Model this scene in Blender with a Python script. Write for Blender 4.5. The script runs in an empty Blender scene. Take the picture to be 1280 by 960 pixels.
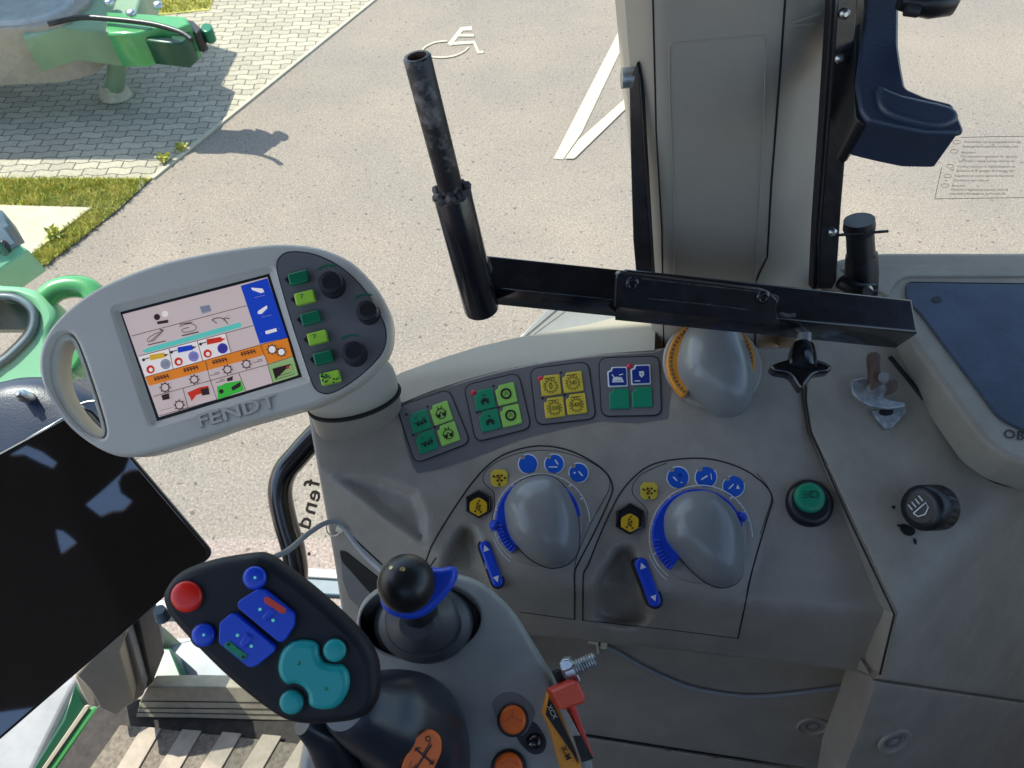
import bpy, math, random
import numpy as np
from mathutils import Vector, Matrix
from mathutils.geometry import tessellate_polygon, delaunay_2d_cdt
random.seed(7); rng = np.random.default_rng(7)
sc = bpy.context.scene; COL = sc.collection
# ------------------------------------------------------------------ camera geometry
FPX = 961.0; PITCH = math.radians(48); CAM = Vector((0, 0, 2.7))
cs, sn = math.cos(PITCH), math.sin(PITCH)
YA = Vector((0, sn, cs)); ZA = Vector((0, -cs, sn))        # camera up / back axes in the world
def ray(px, py):
    return Vector(((px-640)/FPX, 0, 0)) + YA*(-(py-480)/FPX) - ZA
def W(px, py, d): return CAM + ray(px, py)*d
UP = Vector((0, 0, 1))
# ------------------------------------------------------------------ materials
def srgb(r, g, b):
    f = lambda c: (c/255/12.92 if c/255 <= .04045 else ((c/255+.055)/1.055)**2.4)
    return (f(r), f(g), f(b), 1)
MATS = {}
def mat(name, col, rough=.5, metal=0, var=.0, vscale=30, bump=0, bscale=400, spec=.5, coat=0, col2=None, emit=0, bdist=.001, spots=None):
    m = bpy.data.materials.new(name); m.use_nodes = True
    nt = m.node_tree; N = nt.nodes; L = nt.links; b = N['Principled BSDF']
    if len(col) == 3: col = (*col, 1)
    b.inputs['Base Color'].default_value = col
    b.inputs['Roughness'].default_value = rough; b.inputs['Metallic'].default_value = metal
    b.inputs['Specular IOR Level'].default_value = spec; b.inputs['Coat Weight'].default_value = coat
    b.inputs['Coat Roughness'].default_value = .08
    tc = N.new('ShaderNodeTexCoord')
    if var or col2:
        nz = N.new('ShaderNodeTexNoise'); nz.inputs['Scale'].default_value = vscale; nz.inputs['Detail'].default_value = 8
        nz.inputs['Roughness'].default_value = .65
        L.new(tc.outputs['Object'], nz.inputs['Vector'])
        cr = N.new('ShaderNodeValToRGB'); cr.color_ramp.elements[0].position = .35; cr.color_ramp.elements[1].position = .65
        c2 = col2 if col2 else tuple(min(1, c*(1+var)) for c in col[:3])+(1,)
        c1 = col if col2 else tuple(c*(1-var) for c in col[:3])+(1,)
        if len(c2) == 3: c2 = (*c2, 1)
        if spots: cr.color_ramp.elements[0].position, cr.color_ramp.elements[1].position = spots
        cr.color_ramp.elements[0].color = c1; cr.color_ramp.elements[1].color = c2
        L.new(nz.outputs['Fac'], cr.inputs['Fac']); L.new(cr.outputs['Color'], b.inputs['Base Color'])
        mr = N.new('ShaderNodeMapRange'); mr.inputs['To Min'].default_value = max(.03, rough-.08); mr.inputs['To Max'].default_value = rough+.1
        nz2 = N.new('ShaderNodeTexNoise'); nz2.inputs['Scale'].default_value = vscale*2.7; nz2.inputs['Detail'].default_value = 5
        L.new(tc.outputs['Object'], nz2.inputs['Vector'])
        L.new(nz2.outputs['Fac'], mr.inputs['Value']); L.new(mr.outputs['Result'], b.inputs['Roughness'])
    if bump:
        nb = N.new('ShaderNodeTexNoise'); nb.inputs['Scale'].default_value = bscale; nb.inputs['Detail'].default_value = 3
        L.new(tc.outputs['Object'], nb.inputs['Vector'])
        bp = N.new('ShaderNodeBump'); bp.inputs['Strength'].default_value = bump; bp.inputs['Distance'].default_value = bdist
        L.new(nb.outputs['Fac'], bp.inputs['Height']); L.new(bp.outputs['Normal'], b.inputs['Normal'])
    if emit:
        b.inputs['Emission Color'].default_value = col; b.inputs['Emission Strength'].default_value = emit
    MATS[name] = m; return m
mat('cab_grey', (.335, .29, .235), .42, var=.10, vscale=24, bump=.5, bscale=520, bdist=.0006)
mat('cab_dark', (.175, .165, .158), .45, var=.10, vscale=24, bump=.5, bscale=520, bdist=.0006)
mat('cab_warm', (.35, .305, .235), .5, var=.10, vscale=24, bump=.5, bscale=520, bdist=.0006)
mat('cream', (.43, .39, .30), .5, var=.05, vscale=10)
mat('pod_grey', (.30, .30, .27), .45, var=.10, vscale=24, bump=.5, bscale=520, bdist=.0006)
mat('knob_grey', (.235, .232, .218), .24, var=.02, vscale=6)
mat('pillar', (.38, .33, .265), .48, var=.05, vscale=6, bump=.2, bscale=600, bdist=.0004)
mat('monitor', (.60, .55, .465), .45, var=.04, vscale=12, bump=.2, bscale=800, bdist=.0003)
mat('monitor_rim', (.62, .58, .47), .5, var=.05)
mat('panel_dark', (.155, .145, .143), .5, var=.05, vscale=14)
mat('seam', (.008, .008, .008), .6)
mat('black', (.012, .012, .013), .35, var=.2, vscale=40)
mat('black_soft', (.015, .013, .016), .42, var=.15, vscale=30, bump=.2, bscale=900, bdist=.0003)
mat('black_gloss', (.008, .008, .01), .12, coat=.5)
mat('stalk', (.022, .025, .034), .3, var=.15, vscale=20)
mat('metal_black', (.005, .005, .007), .22, col2=(.016, .016, .021), vscale=60, bump=.12, bscale=120, bdist=.001, coat=.2)
mat('metal_chip', (.018, .016, .018), .4, col2=(.19, .17, .16), vscale=85, spots=(.50, .66), bump=.4, bscale=150, bdist=.001)
mat('weld', (.12, .1, .1), .5, col2=(.015, .015, .018), vscale=220, bump=1, bscale=260, bdist=.002, metal=.3)
mat('steel', (.55, .56, .55), .32, 1, var=.2, vscale=90)
mat('zinc', (.45, .47, .46), .45, .8, var=.35, vscale=130, bump=.3)
mat('brass', (.45, .36, .16), .35, .9, var=.2)
mat('rust', (.085, .045, .03), .6, .2, col2=(.15, .09, .06), vscale=160, bump=.4)
mat('boot_rubber', (.06, .063, .067), .38, var=.1)
mat('rubber', (.02, .02, .022), .55, var=.2)
mat('tablet', (.003, .003, .004), .03, spec=1.0, coat=1)
MATS['tablet'].node_tree.nodes['Principled BSDF'].inputs['IOR'].default_value = 1.8; MATS['tablet'].node_tree.nodes['Principled BSDF'].inputs['Coat Roughness'].default_value = .02
mat('blue', (.01, .065, .60), .3)
mat('blue_label', (.012, .10, .50), .35)
mat('navy', (.008, .03, .23), .4)
mat('bluegrey', (.03, .042, .075), .36, var=.15, vscale=9, bump=.2, bscale=500)
mat('tray', (.055, .075, .115), .5, var=.3, vscale=14, bump=.3, bscale=500)
mat('green', (.006, .25, .12), .4)
mat('dgreen', (.006, .17, .075), .3)
mat('lgreen', (.33, .62, .11), .4)
mat('lime', (.42, .72, .06), .35)
mat('yellow', (.72, .52, .05), .4)
mat('amber', (.82, .48, .015), .35)
mat('orange', (.86, .17, .02), .4)
mat('orange2', (.90, .15, .01), .35, var=.1, vscale=60)
mat('orange3', (.80, .30, .03), .4, var=.1)
mat('red', (.88, .02, .008), .3)
mat('redled', (.7, .02, .05), .4)
mat('red_knob', (.70, .06, .03), .35)
mat('red_rib', (.85, .13, .07), .35)
mat('joy_black', (.010, .010, .014), .55, spec=.35, var=.3, vscale=40)
mat('bolt_steel', (.38, .39, .38), .28, metal=.4)
mat('teal', (.012, .34, .33), .35)
mat('white', (.78, .78, .76), .5)
mat('blackink', (.01, .01, .01), .5)
mat('cable', (.30, .30, .31), .45)
mat('tie', (.70, .64, .46), .4)
mat('tractor_green', (.075, .33, .105), .25, coat=.4, var=.12, vscale=5)
mat('sage', (.22, .33, .20), .35, var=.08, vscale=5)
mat('mint', (.19, .47, .26), .35, var=.08, vscale=5)
mat('dark_green', (.012, .07, .035), .3)
mat('steel_blue', (.12, .17, .19), .35, var=.2, vscale=12)
mat('fender_white', (.36, .37, .36), .3, var=.15, vscale=9)
mat('sill', (.42, .37, .27), .55, var=.18, vscale=30)
mat('post', (.33, .30, .235), .55, var=.1, vscale=14)
mat('mat_light', (.36, .31, .24), .75, var=.12, vscale=60, bump=.6, bscale=900)
mat('mat_dark', (.17, .145, .11), .8, var=.35, vscale=160, bump=.8, bscale=900)
mat('floor_black', (.028, .024, .02), .8, var=.4, vscale=60)
mat('roof_liner', (.045, .046, .05), .9)
mat('paint', (.56, .50, .37), .8, col2=(.36, .31, .25), spots=(.56, .70), vscale=38, bump=.4, bscale=120, bdist=.004)
mat('bronze', (.16, .12, .08), .5)
mat('concrete', (.50, .45, .33), .9, var=.12, vscale=6, bump=.4, bscale=60, bdist=.004)
mat('bark', (.1, .07, .04), .9)
# screen colours give off light
def smat(n, c, e=.24): mat(n, srgb(*c), .3, emit=e)
smat('s_bg', (196, 176, 170)); smat('s_white', (225, 215, 208)); smat('s_ink', (60, 45, 48), .12); smat('s_blue', (26, 62, 170))
smat('s_teal', (92, 188, 172)); smat('s_orange', (214, 122, 40)); smat('s_green', (140, 170, 110)); smat('s_gr2', (60, 170, 60))
smat('s_red', (190, 50, 35)); smat('s_yel', (205, 160, 50)); smat('s_grey', (135, 138, 150)); smat('s_lil', (125, 120, 175)); smat('s_pur', (60, 55, 140))
def ground_material(name, kind):
    m = bpy.data.materials.new(name); m.use_nodes = True; nt = m.node_tree; N = nt.nodes; L = nt.links; b = N['Principled BSDF']
    tc = N.new('ShaderNodeTexCoord'); b.inputs['Roughness'].default_value = .9
    def noise(s, d=6, r=.6):
        n = N.new('ShaderNodeTexNoise'); n.inputs['Scale'].default_value = s; n.inputs['Detail'].default_value = d; n.inputs['Roughness'].default_value = r
        L.new(tc.outputs['Object'], n.inputs['Vector']); return n
    def ramp(src, p0, c0, p1, c1):
        r = N.new('ShaderNodeValToRGB'); e = r.color_ramp.elements; e[0].position = p0; e[1].position = p1
        e[0].color = (*c0, 1); e[1].color = (*c1, 1); L.new(src, r.inputs['Fac']); return r
    def mix(fac, a, c, mode='MIX'):
        x = N.new('ShaderNodeMix'); x.data_type = 'RGBA'; x.blend_type = mode
        if isinstance(fac, float): x.inputs['Factor'].default_value = fac
        else: L.new(fac, x.inputs['Factor'])
        L.new(a, x.inputs['A']); L.new(c, x.inputs['B']); return x.outputs['Result']
    if kind == 'asphalt':
        fine = noise(88, 3, .7); big = noise(.8, 5)
        base = ramp(fine.outputs['Fac'], .32, (.20, .17, .145), .64, (.385, .325, .265))
        vo = N.new('ShaderNodeTexVoronoi'); vo.inputs['Scale'].default_value = 95; L.new(tc.outputs['Object'], vo.inputs['Vector'])
        r2 = ramp(vo.outputs['Distance'], .15, (1.12, 1.10, 1.08), .55, (.84, .835, .83))
        c = mix(1.0, base.outputs['Color'], r2.outputs['Color'], 'MULTIPLY')
        r3 = ramp(big.outputs['Fac'], .3, (.86, .87, .90), .7, (1.14, 1.1, 1.04))
        c = mix(1.0, c, r3.outputs['Color'], 'MULTIPLY')
        sp = noise(34, 2, .5); r4 = ramp(sp.outputs['Fac'], .655, (1, 1, 1), .69, (.45, .42, .42)); c = mix(1.0, c, r4.outputs['Color'], 'MULTIPLY')
        L.new(c, b.inputs['Base Color']); h = fine.outputs['Fac']; dist = .006
    elif kind == 'pavers':
        mp = N.new('ShaderNodeMapping'); L.new(tc.outputs['Object'], mp.inputs['Vector'])
        mp.inputs['Rotation'].default_value = (0, 0, math.radians(-4))
        wv = N.new('ShaderNodeTexWave'); wv.wave_type = 'BANDS'; wv.bands_direction = 'X'; wv.inputs['Scale'].default_value = 2.09; wv.inputs['Distortion'].default_value = 0
        wv.wave_profile = 'TRI'
        L.new(mp.outputs['Vector'], wv.inputs['Vector'])
        sx = N.new('ShaderNodeSeparateXYZ'); L.new(mp.outputs['Vector'], sx.inputs[0])
        ma = N.new('ShaderNodeMath'); ma.operation = 'MULTIPLY_ADD'; ma.inputs[1].default_value = .02; L.new(wv.outputs['Fac'], ma.inputs[0]); L.new(sx.outputs['Y'], ma.inputs[2])
        cx = N.new('ShaderNodeCombineXYZ'); L.new(sx.outputs['X'], cx.inputs['X']); L.new(ma.outputs[0], cx.inputs['Y'])
        br = N.new('ShaderNodeTexBrick'); L.new(cx.outputs[0], br.inputs['Vector'])
        br.inputs['Scale'].default_value = 1; br.inputs['Brick Width'].default_value = .15; br.inputs['Row Height'].default_value = .075; br.inputs['Mortar Size'].default_value = .0038
        br.inputs['Mortar Smooth'].default_value = .2; br.inputs['Bias'].default_value = .1
        br.inputs['Color1'].default_value = (.50, .44, .33, 1); br.inputs['Color2'].default_value = (.38, .335, .255, 1); br.inputs['Mortar'].default_value = (.075, .07, .06, 1)
        n2 = noise(40, 6); r2 = ramp(n2.outputs['Fac'], .3, (.82, .82, .82), .7, (1.12, 1.12, 1.1))
        c = mix(1.0, br.outputs['Color'], r2.outputs['Color'], 'MULTIPLY'); L.new(c, b.inputs['Base Color'])
        inv = N.new('ShaderNodeMath'); inv.operation = 'SUBTRACT'; inv.inputs[0].default_value = 1; L.new(br.outputs['Fac'], inv.inputs[1]); h = inv.outputs[0]; dist = .01
    else:
        n1 = noise(9, 8); r1 = ramp(n1.outputs['Fac'], .35, (.28, .29, .05), .65, (.55, .48, .13)); L.new(r1.outputs['Color'], b.inputs['Base Color']); h = noise(90).outputs['Fac']; dist = .02
    bp = N.new('ShaderNodeBump'); bp.inputs['Strength'].default_value = .6; bp.inputs['Distance'].default_value = dist
    L.new(h, bp.inputs['Height']); L.new(bp.outputs['Normal'], b.inputs['Normal']); MATS[name] = m
ground_material('asphalt', 'asphalt'); ground_material('pavers', 'pavers'); ground_material('turf', 'turf')
def leafmat(name, c1, c2):
    m = mat(name, c1, .6, col2=c2, vscale=14); return m
leafmat('grass_blade', (.30, .34, .04), (.62, .54, .13))
def glass_material():
    m = bpy.data.materials.new('window_glass'); m.use_nodes = True; nt = m.node_tree; N = nt.nodes; L = nt.links
    for n in list(N): N.remove(n)
    out = N.new('ShaderNodeOutputMaterial'); tr = N.new('ShaderNodeBsdfTransparent'); gl = N.new('ShaderNodeBsdfGlossy'); mx = N.new('ShaderNodeMixShader')
    tr.inputs['Color'].default_value = (.93, .96, .94, 1); gl.inputs['Roughness'].default_value = .01
    lw = N.new('ShaderNodeLayerWeight'); pw = N.new('ShaderNodeMath'); pw.operation = 'POWER'; pw.inputs[1].default_value = 5
    fr = N.new('ShaderNodeMath'); fr.operation = 'MULTIPLY_ADD'; fr.inputs[1].default_value = .7; fr.inputs[2].default_value = .03
    L.new(lw.outputs['Facing'], pw.inputs[0]); L.new(pw.outputs[0], fr.inputs[0]); L.new(fr.outputs[0], mx.inputs[0]); L.new(tr.outputs[0], mx.inputs[1]); L.new(gl.outputs[0], mx.inputs[2]); L.new(mx.outputs[0], out.inputs['Surface'])
    MATS['window_glass'] = m
glass_material()
# ------------------------------------------------------------------ frames and outlines
class Fr:
    def __init__(s, px, py, d, n, ux=1, uy=0):
        s.o = W(px, py, d); s.n = Vector(n).normalized()
        s.u = Vector((1, 0, 0)); s.v = Vector((0, 1, 0))
        p = s.pt(px+ux*5, py+uy*5)
        s.u = (p-s.o).normalized(); s.v = s.n.cross(s.u)
    def pt(s, px, py, z=0):
        r = ray(px, py); t = ((s.o+s.n*z-CAM).dot(s.n))/r.dot(s.n); return CAM+r*t
    def hit(s, px, py, z=0):
        q = s.pt(px, py, z)-s.o; return (q.dot(s.u), q.dot(s.v))
    def w(s, a, b, z=0): return s.o+s.u*a+s.v*b+s.n*z
    def ppm(s, px, py): return (s.pt(px+1, py)-s.pt(px, py)).length
def smooth(pts, k=5, closed=True):
    n = len(pts); out = []
    for i in range(n if closed else n-1):
        g = lambda j: pts[j % n] if closed else pts[max(0, min(n-1, j))]
        p0, p1, p2, p3 = g(i-1), g(i), g(i+1), g(i+2)
        for t in range(k):
            t = t/k; out.append(tuple(.5*(2*p1[c]+(-p0[c]+p2[c])*t+(2*p0[c]-5*p1[c]+4*p2[c]-p3[c])*t*t+(-p0[c]+3*p1[c]-3*p2[c]+p3[c])*t**3) for c in range(len(p1))))
    if not closed: out.append(tuple(pts[-1]))
    return out
def rounded(pts, r, k=5):
    out = []; n = len(pts)
    for i in range(n):
        p = Vector(pts[i][:2]); a = Vector(pts[i-1][:2]); b = Vector(pts[(i+1) % n][:2])
        rr = r[i] if isinstance(r, (list, tuple)) else r
        ra = min(rr, (a-p).length*.49); rb = min(rr, (b-p).length*.49)
        s = p+(a-p).normalized()*ra; e = p+(b-p).normalized()*rb
        for t in range(k+1):
            t = t/k; q = s*(1-t)**2+p*2*t*(1-t)+e*t*t; out.append((q.x, q.y))
    return out
def circ(cx, cy, rx, ry=None, n=28, rot=0, a0=0, a1=360):
    ry = rx if ry is None else ry; c, s = math.cos(math.radians(rot)), math.sin(math.radians(rot)); out = []
    full = abs(a1-a0) >= 360; m = n if full else n+1
    for i in range(m):
        t = math.radians(a0+(a1-a0)*i/n); x, y = rx*math.cos(t), -ry*math.sin(t)
        out.append((cx+x*c-y*s, cy+x*s+y*c))
    return out
def arcband(cx, cy, r0, r1, a0, a1, n=24):
    return circ(cx, cy, r1, n=n, a0=a0, a1=a1)+circ(cx, cy, r0, n=n, a0=a1, a1=a0)
def rect(cx, cy, w, h, ang=0):
    c, s = math.cos(math.radians(ang)), math.sin(math.radians(ang))
    return [(cx+x*c-y*s, cy+x*s+y*c) for x, y in ((-w/2, -h/2), (w/2, -h/2), (w/2, h/2), (-w/2, h/2))]
def stroke(pts, w):
    L, R = [], []
    for i in range(len(pts)):
        a = Vector(pts[max(0, i-1)]); b = Vector(pts[min(len(pts)-1, i+1)]); t = (b-a).normalized(); nrm = Vector((-t.y, t.x))*w/2
        p = Vector(pts[i]); L.append(tuple(p+nrm)); R.append(tuple(p-nrm))
    return L+R[::-1]
def area(l): return sum(l[i-1][0]*l[i][1]-l[i][0]*l[i-1][1] for i in range(len(l)))/2
# ------------------------------------------------------------------ plane depths for curved shells
class Pl:
    def __init__(s, p, n): s.p = Vector(p); s.n = Vector(n).normalized(); s.k = s.n.dot(s.p-CAM); s.nx = s.n.x; s.ny = s.n.dot(YA); s.nz = -s.n.dot(ZA)
    def D(s, px, py):
        q = s.nx*(px-640)/FPX - s.ny*(py-480)/FPX + s.nz
        return np.where(q < -.02, s.k/np.minimum(q, -.02), -9.)
    def pt(s, px, py): return W(px, py, float(s.D(np.array(float(px)), np.array(float(py)))))
def pl3(a, b, dirv):
    n = (b-a).cross(Vector(dirv)).normalized()
    if n.dot(a-CAM) > 0: n = -n
    return Pl(a, n)
def smax(a, b, k=.004):
    h = np.clip(.5+.5*(a-b)/k, 0, 1); return b+(a-b)*h+k*h*(1-h)
def dist_poly(px, py, poly, closed=True):
    d = np.full(np.shape(px), 1e9); n = len(poly)
    for i in range(n if closed else n-1):
        ax, ay = poly[i][:2]; bx, by = poly[(i+1) % n][:2]; dx, dy = bx-ax, by-ay; l2 = dx*dx+dy*dy+1e-9
        t = np.clip(((px-ax)*dx+(py-ay)*dy)/l2, 0, 1); d = np.minimum(d, np.hypot(px-ax-t*dx, py-ay-t*dy))
    return d
def inside(px, py, poly):
    r = np.zeros(np.shape(px), bool); n = len(poly)
    for i in range(n):
        ax, ay = poly[i][:2]; bx, by = poly[i-1][:2]
        c = ((ay > py) != (by > py)) & (px < (bx-ax)*(py-ay)/((by-ay) if by != ay else 1e-9)+ax); r ^= c
    return r
def gau2(px, py, cx, cy, rx, ry, rot=0):
    c, s = math.cos(math.radians(rot)), math.sin(math.radians(rot)); x = px-cx; y = py-cy; u = (x*c+y*s)/rx; v = (-x*s+y*c)/ry
    r = np.sqrt(u*u+v*v); t = np.clip((1.2-r)/.55, 0, 1); return t*t*(3-2*t)
class Surf:                                  # a curved shell given by D(px,py); behaves like a frame near a point
    def __init__(s, D): s.D = D
    def pt(s, px, py, lift=0):
        p = W(px, py, float(s.D(np.array([float(px)]), np.array([float(py)]))[0]))
        return p if not lift else p+s.nrm(px, py)*lift
    def nrm(s, px, py, e=4):
        a = s.pt(px-e, py); b = s.pt(px+e, py); c = s.pt(px, py-e); d = s.pt(px, py+e); n = (b-a).cross(c-d).normalized()
        return n if n.dot(CAM-a) > 0 else -n
    def frame(s, px, py, e=10, ux=1, uy=0):
        f = Fr.__new__(Fr); f.o = s.pt(px, py); f.n = s.nrm(px, py, e); f.u = Vector((1, 0, 0)); f.v = Vector((0, 1, 0))
        p = Fr.pt(f, px+ux*5, py+uy*5); f.u = (p-f.o).normalized(); f.v = f.n.cross(f.u); return f
# ------------------------------------------------------------------ mesh builder
class MB:
    def __init__(s): s.V = []; s.F = []; s.M = []; s.S = []; s.mats = []
    def mi(s, m):
        if m not in s.mats: s.mats.append(m)
        return s.mats.index(m)
    def add(s, vs, fs, m, sm=False):
        o = len(s.V); s.V += [Vector(v) for v in vs]; k = s.mi(m)
        for f in fs: s.F.append([i+o for i in f]); s.M.append(k); s.S.append(sm)
        return o
    def poly(s, F, pts, m, z=.0004):
        l = [F.hit(p[0], p[1], z) for p in pts]
        if area(l) < 0: l = l[::-1]
        vs = [F.w(a, b, z) for a, b in l]
        tr = tessellate_polygon([[Vector((a, b, 0)) for a, b in l]])
        s.add(vs, [t if area([l[i] for i in t]) > 0 else t[::-1] for t in tr], m); return s
    def line(s, F, pts, wpx, m, z=.0005): return s.poly(F, stroke(pts, wpx), m, z)
    def spoly(s, S, pts, m, lift=.0005):                # small mark lying on a curved shell
        cx = sum(p[0] for p in pts)/len(pts); cy = sum(p[1] for p in pts)/len(pts)
        return s.poly(S.frame(cx, cy), pts, m, lift)
    def prism(s, F, pts, z0, z1, m, bev=0, seg=3, holes=(), mcap=None, prof=None, local=False, back=True):
        loops = []
        for k, lp in enumerate([pts]+list(holes)):
            l = [tuple(p) for p in lp] if local else [F.hit(p[0], p[1], z1) for p in lp]
            if (area(l) < 0) == (k == 0): l = l[::-1]
            l = [p for i, p in enumerate(l) if math.hypot(p[0]-l[i-1][0], p[1]-l[i-1][1]) > 1e-6]
            loops.append(l)
        if prof is None:
            prof = [(0, z0), (0, z1-bev)] + [(bev*(1-math.cos(math.pi/2*i/seg)), z1-bev+bev*math.sin(math.pi/2*i/seg)) for i in range(1, seg+1)] if bev else [(0, z0), (0, z1)]
        caps = []; 
        for l in loops:
            n = len(l); nr = []
            for i in range(n):
                a, p, b = Vector(l[i-1]), Vector(l[i]), Vector(l[(i+1) % n]); t1 = (p-a).normalized(); t2 = (b-p).normalized()
                q = Vector((-t1.y-t2.y, t1.x+t2.x)); L = q.length
                q = q/L if L > 1e-6 else Vector((-t1.y, t1.x)); c = max(.45, q.dot(Vector((-t1.y, t1.x)))); nr.append(q/c)
            rings = [[(l[i][0]+nr[i].x*ins, l[i][1]+nr[i].y*ins, z) for i in range(n)] for ins, z in prof]
            vs = [F.w(*p) for r in rings for p in r]; fs = []; 
            for k in range(len(rings)-1):
                for i in range(n): j = (i+1) % n; fs.append([k*n+i, k*n+j, (k+1)*n+j, (k+1)*n+i])
            s.add(vs, fs, m, len(prof) > 2); caps.append((rings[-1], rings[0]))
        for which in ((0, 1) if back else (0,)):
            ls = [[Vector((p[0], p[1], 0)) for p in c[which]] for c in caps]; fl = [F.w(*p) for c in caps for p in c[which]]
            l2 = [p for q in ls for p in q]; tr = tessellate_polygon(ls); fs = []
            for t in tr:
                A = area([(l2[i].x, l2[i].y) for i in t]); 
                if abs(A) < 1e-12: continue
                fs.append(list(t) if (A > 0) == (which == 0) else list(t)[::-1])
            s.add(fl, fs, (mcap or m) if which == 0 else m)
        return s
    def dome(s, F, pts, h, m, apex=None, rings=12, p=.5, z0=0, base=.0, flat=0, sink=.002):
        l = [F.hit(q[0], q[1], z0) for q in pts]
        if area(l) < 0: l = l[::-1]
        n = len(l); cx = sum(q[0] for q in l)/n; cy = sum(q[1] for q in l)/n
        ax, ay = F.hit(apex[0], apex[1], z0) if apex else (cx, cy)
        vs = [F.w(a, b, z0-sink) for a, b in l]
        for k in range(rings):
            t = k/rings*math.pi/2; sc_ = math.cos(t)**(2*p) ; z = z0+base+h*math.sin(t)
            mx = ax*(1-sc_)+cx*sc_; my = ay*(1-sc_)+cy*sc_
            vs += [F.w(mx+(a-cx)*sc_, my+(b-cy)*sc_, z) for a, b in l]
        vs.append(F.w(ax, ay, z0+base+h)); fs = []
        for k in range(rings):
            for i in range(n): j = (i+1) % n; fs.append([k*n+i, k*n+j, (k+1)*n+j, (k+1)*n+i])
        for i in range(n): fs.append([rings*n+i, rings*n+(i+1) % n, len(vs)-1])
        s.add(vs, fs, m, True); return s
    def tube(s, pts, r, m, n=14, caps=True, sy=1.0):
        pts = [Vector(p) for p in pts]; rs = r if isinstance(r, (list, tuple)) else [r]*len(pts); vs = []; fs = []
        up = None
        for i, p in enumerate(pts):
            t = (pts[min(i+1, len(pts)-1)]-pts[max(i-1, 0)]).normalized()
            if up is None: up = t.cross(Vector((.31, .52, .79))).normalized()
            x = (up-t*up.dot(t)).normalized(); up = x; y = t.cross(x)
            vs += [p+(x*math.cos(2*math.pi*k/n)+y*sy*math.sin(2*math.pi*k/n))*rs[i] for k in range(n)]
        for i in range(len(pts)-1):
            for k in range(n): j = (k+1) % n; fs.append([i*n+k, i*n+j, (i+1)*n+j, (i+1)*n+k])
        s.add(vs, fs, m, True)
        if caps:
            e = (len(pts)-1)*n
            s.add(vs[:n], [list(range(n))[::-1]], m); s.add(vs[e:], [list(range(n))], m)
        return s
    def seamline(s, S, pts, r, m='seam', lift=0.0, step=9):
        out = []
        for i in range(len(pts)-1):
            a, b = Vector(pts[i]), Vector(pts[i+1]); k = max(1, int((b-a).length/step))
            for t in range(k): q = a+(b-a)*t/k; out.append(S.pt(q.x, q.y, lift))
        out.append(S.pt(pts[-1][0], pts[-1][1], lift)); return s.tube(out, r, m, 6)
    def lathe(s, F, cx, cy, prof, m, n=32, px=True, sx=1, sy=1, local=None, z=0, rib=0):
        a0, b0 = local if local else F.hit(cx, cy, z); vs = []; fs = []
        for j, (r, zz) in enumerate(prof):
            for k in range(n):
                rr = r*(1-(rib if (k % 2 and 0 < j < len(prof)-1) else 0)); t = 2*math.pi*k/n
                vs.append(F.w(a0+rr*sx*math.cos(t), b0+rr*sy*math.sin(t), zz))
        for j in range(len(prof)-1):
            for k in range(n): i = (k+1) % n; fs.append([j*n+k, j*n+i, (j+1)*n+i, (j+1)*n+k])
        s.add(vs, fs, m, rib == 0); e = (len(prof)-1)*n
        s.add(vs[e:], [list(range(n))], m); s.add(vs[:n], [list(range(n))[::-1]], m); return s
    def box(s, o, ax, ay, az, m, bev=0):                # corner o, edge vectors
        f = Fr.__new__(Fr); ax, ay, az = Vector(ax), Vector(ay), Vector(az)
        f.o = Vector(o); f.u = ax.normalized(); f.n = f.u.cross(ay).normalized(); f.v = f.n.cross(f.u)
        w, h, t = ax.length, ay.dot(f.v), az.dot(f.n)
        if t < 0: f.o = f.o+f.n*t; t = -t
        s.prism(f, [(0, 0), (w, 0), (w, h), (0, h)], 0, t, m, bev=bev, seg=2, local=True); return s
    def field(s, poly, D, m, step=6, skirt=None, holes=(), er=0, eh=0):
        poly = [tuple(p[:2]) for p in poly]; xs = [p[0] for p in poly]; ys = [p[1] for p in poly]
        loops = [poly]+[list(h) for h in holes]; pts = []; edges = []
        for lp in loops:
            dd = []
            for i in range(len(lp)):
                a, b = Vector(lp[i][:2]), Vector(lp[(i+1) % len(lp)][:2]); k = max(1, int((b-a).length/step+.5))
                for t in range(k): dd.append(a+(b-a)*t/k)
            o = len(pts); pts += dd; edges += [(o+i, o+(i+1) % len(dd)) for i in range(len(dd))]
        nb = len(pts)
        gx, gy = np.meshgrid(np.arange(min(xs)+step*.3, max(xs), step), np.arange(min(ys)+step*.3, max(ys), step))
        gx = gx.ravel(); gy = gy.ravel(); ok = inside(gx, gy, poly) & (dist_poly(gx, gy, poly) > step*.45)
        for h in holes: ok &= ~inside(gx, gy, h) & (dist_poly(gx, gy, h) > step*.45)
        pts += [Vector((float(a), float(b))) for a, b in zip(gx[ok], gy[ok])]
        if er:
            for frac in (.08, .25, .5, .75):
                n = len(poly); sg = 1 if area(poly) > 0 else -1
                for i in range(nb):
                    pass
            bl = [p for p in pts[:nb]]
            for frac in (.06, .2, .45, .75):
                for i in range(len(bl)):
                    a, b = bl[i-1], bl[(i+1) % len(bl)]; t = (b-a)
                    if t.length < 1e-6: continue
                    t.normalize(); q = bl[i]+Vector((-t.y, t.x))*er*frac*(1 if area(poly) > 0 else -1)
                    if inside(np.array([q.x]), np.array([q.y]), poly)[0] and dist_poly(np.array([q.x]), np.array([q.y]), poly)[0] > er*frac*.8: pts.append(q)
        r = delaunay_2d_cdt(pts, edges, [], 1, 1e-4)
        V2 = r[0]; px = np.array([v.x for v in V2]); py = np.array([v.y for v in V2]); d = D(px, py)
        if er:
            t = np.clip(dist_poly(px, py, poly)/er, 0, 1); d = d+eh*(1-np.sqrt(np.maximum(0, 1-(1-t)**2)))
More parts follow.
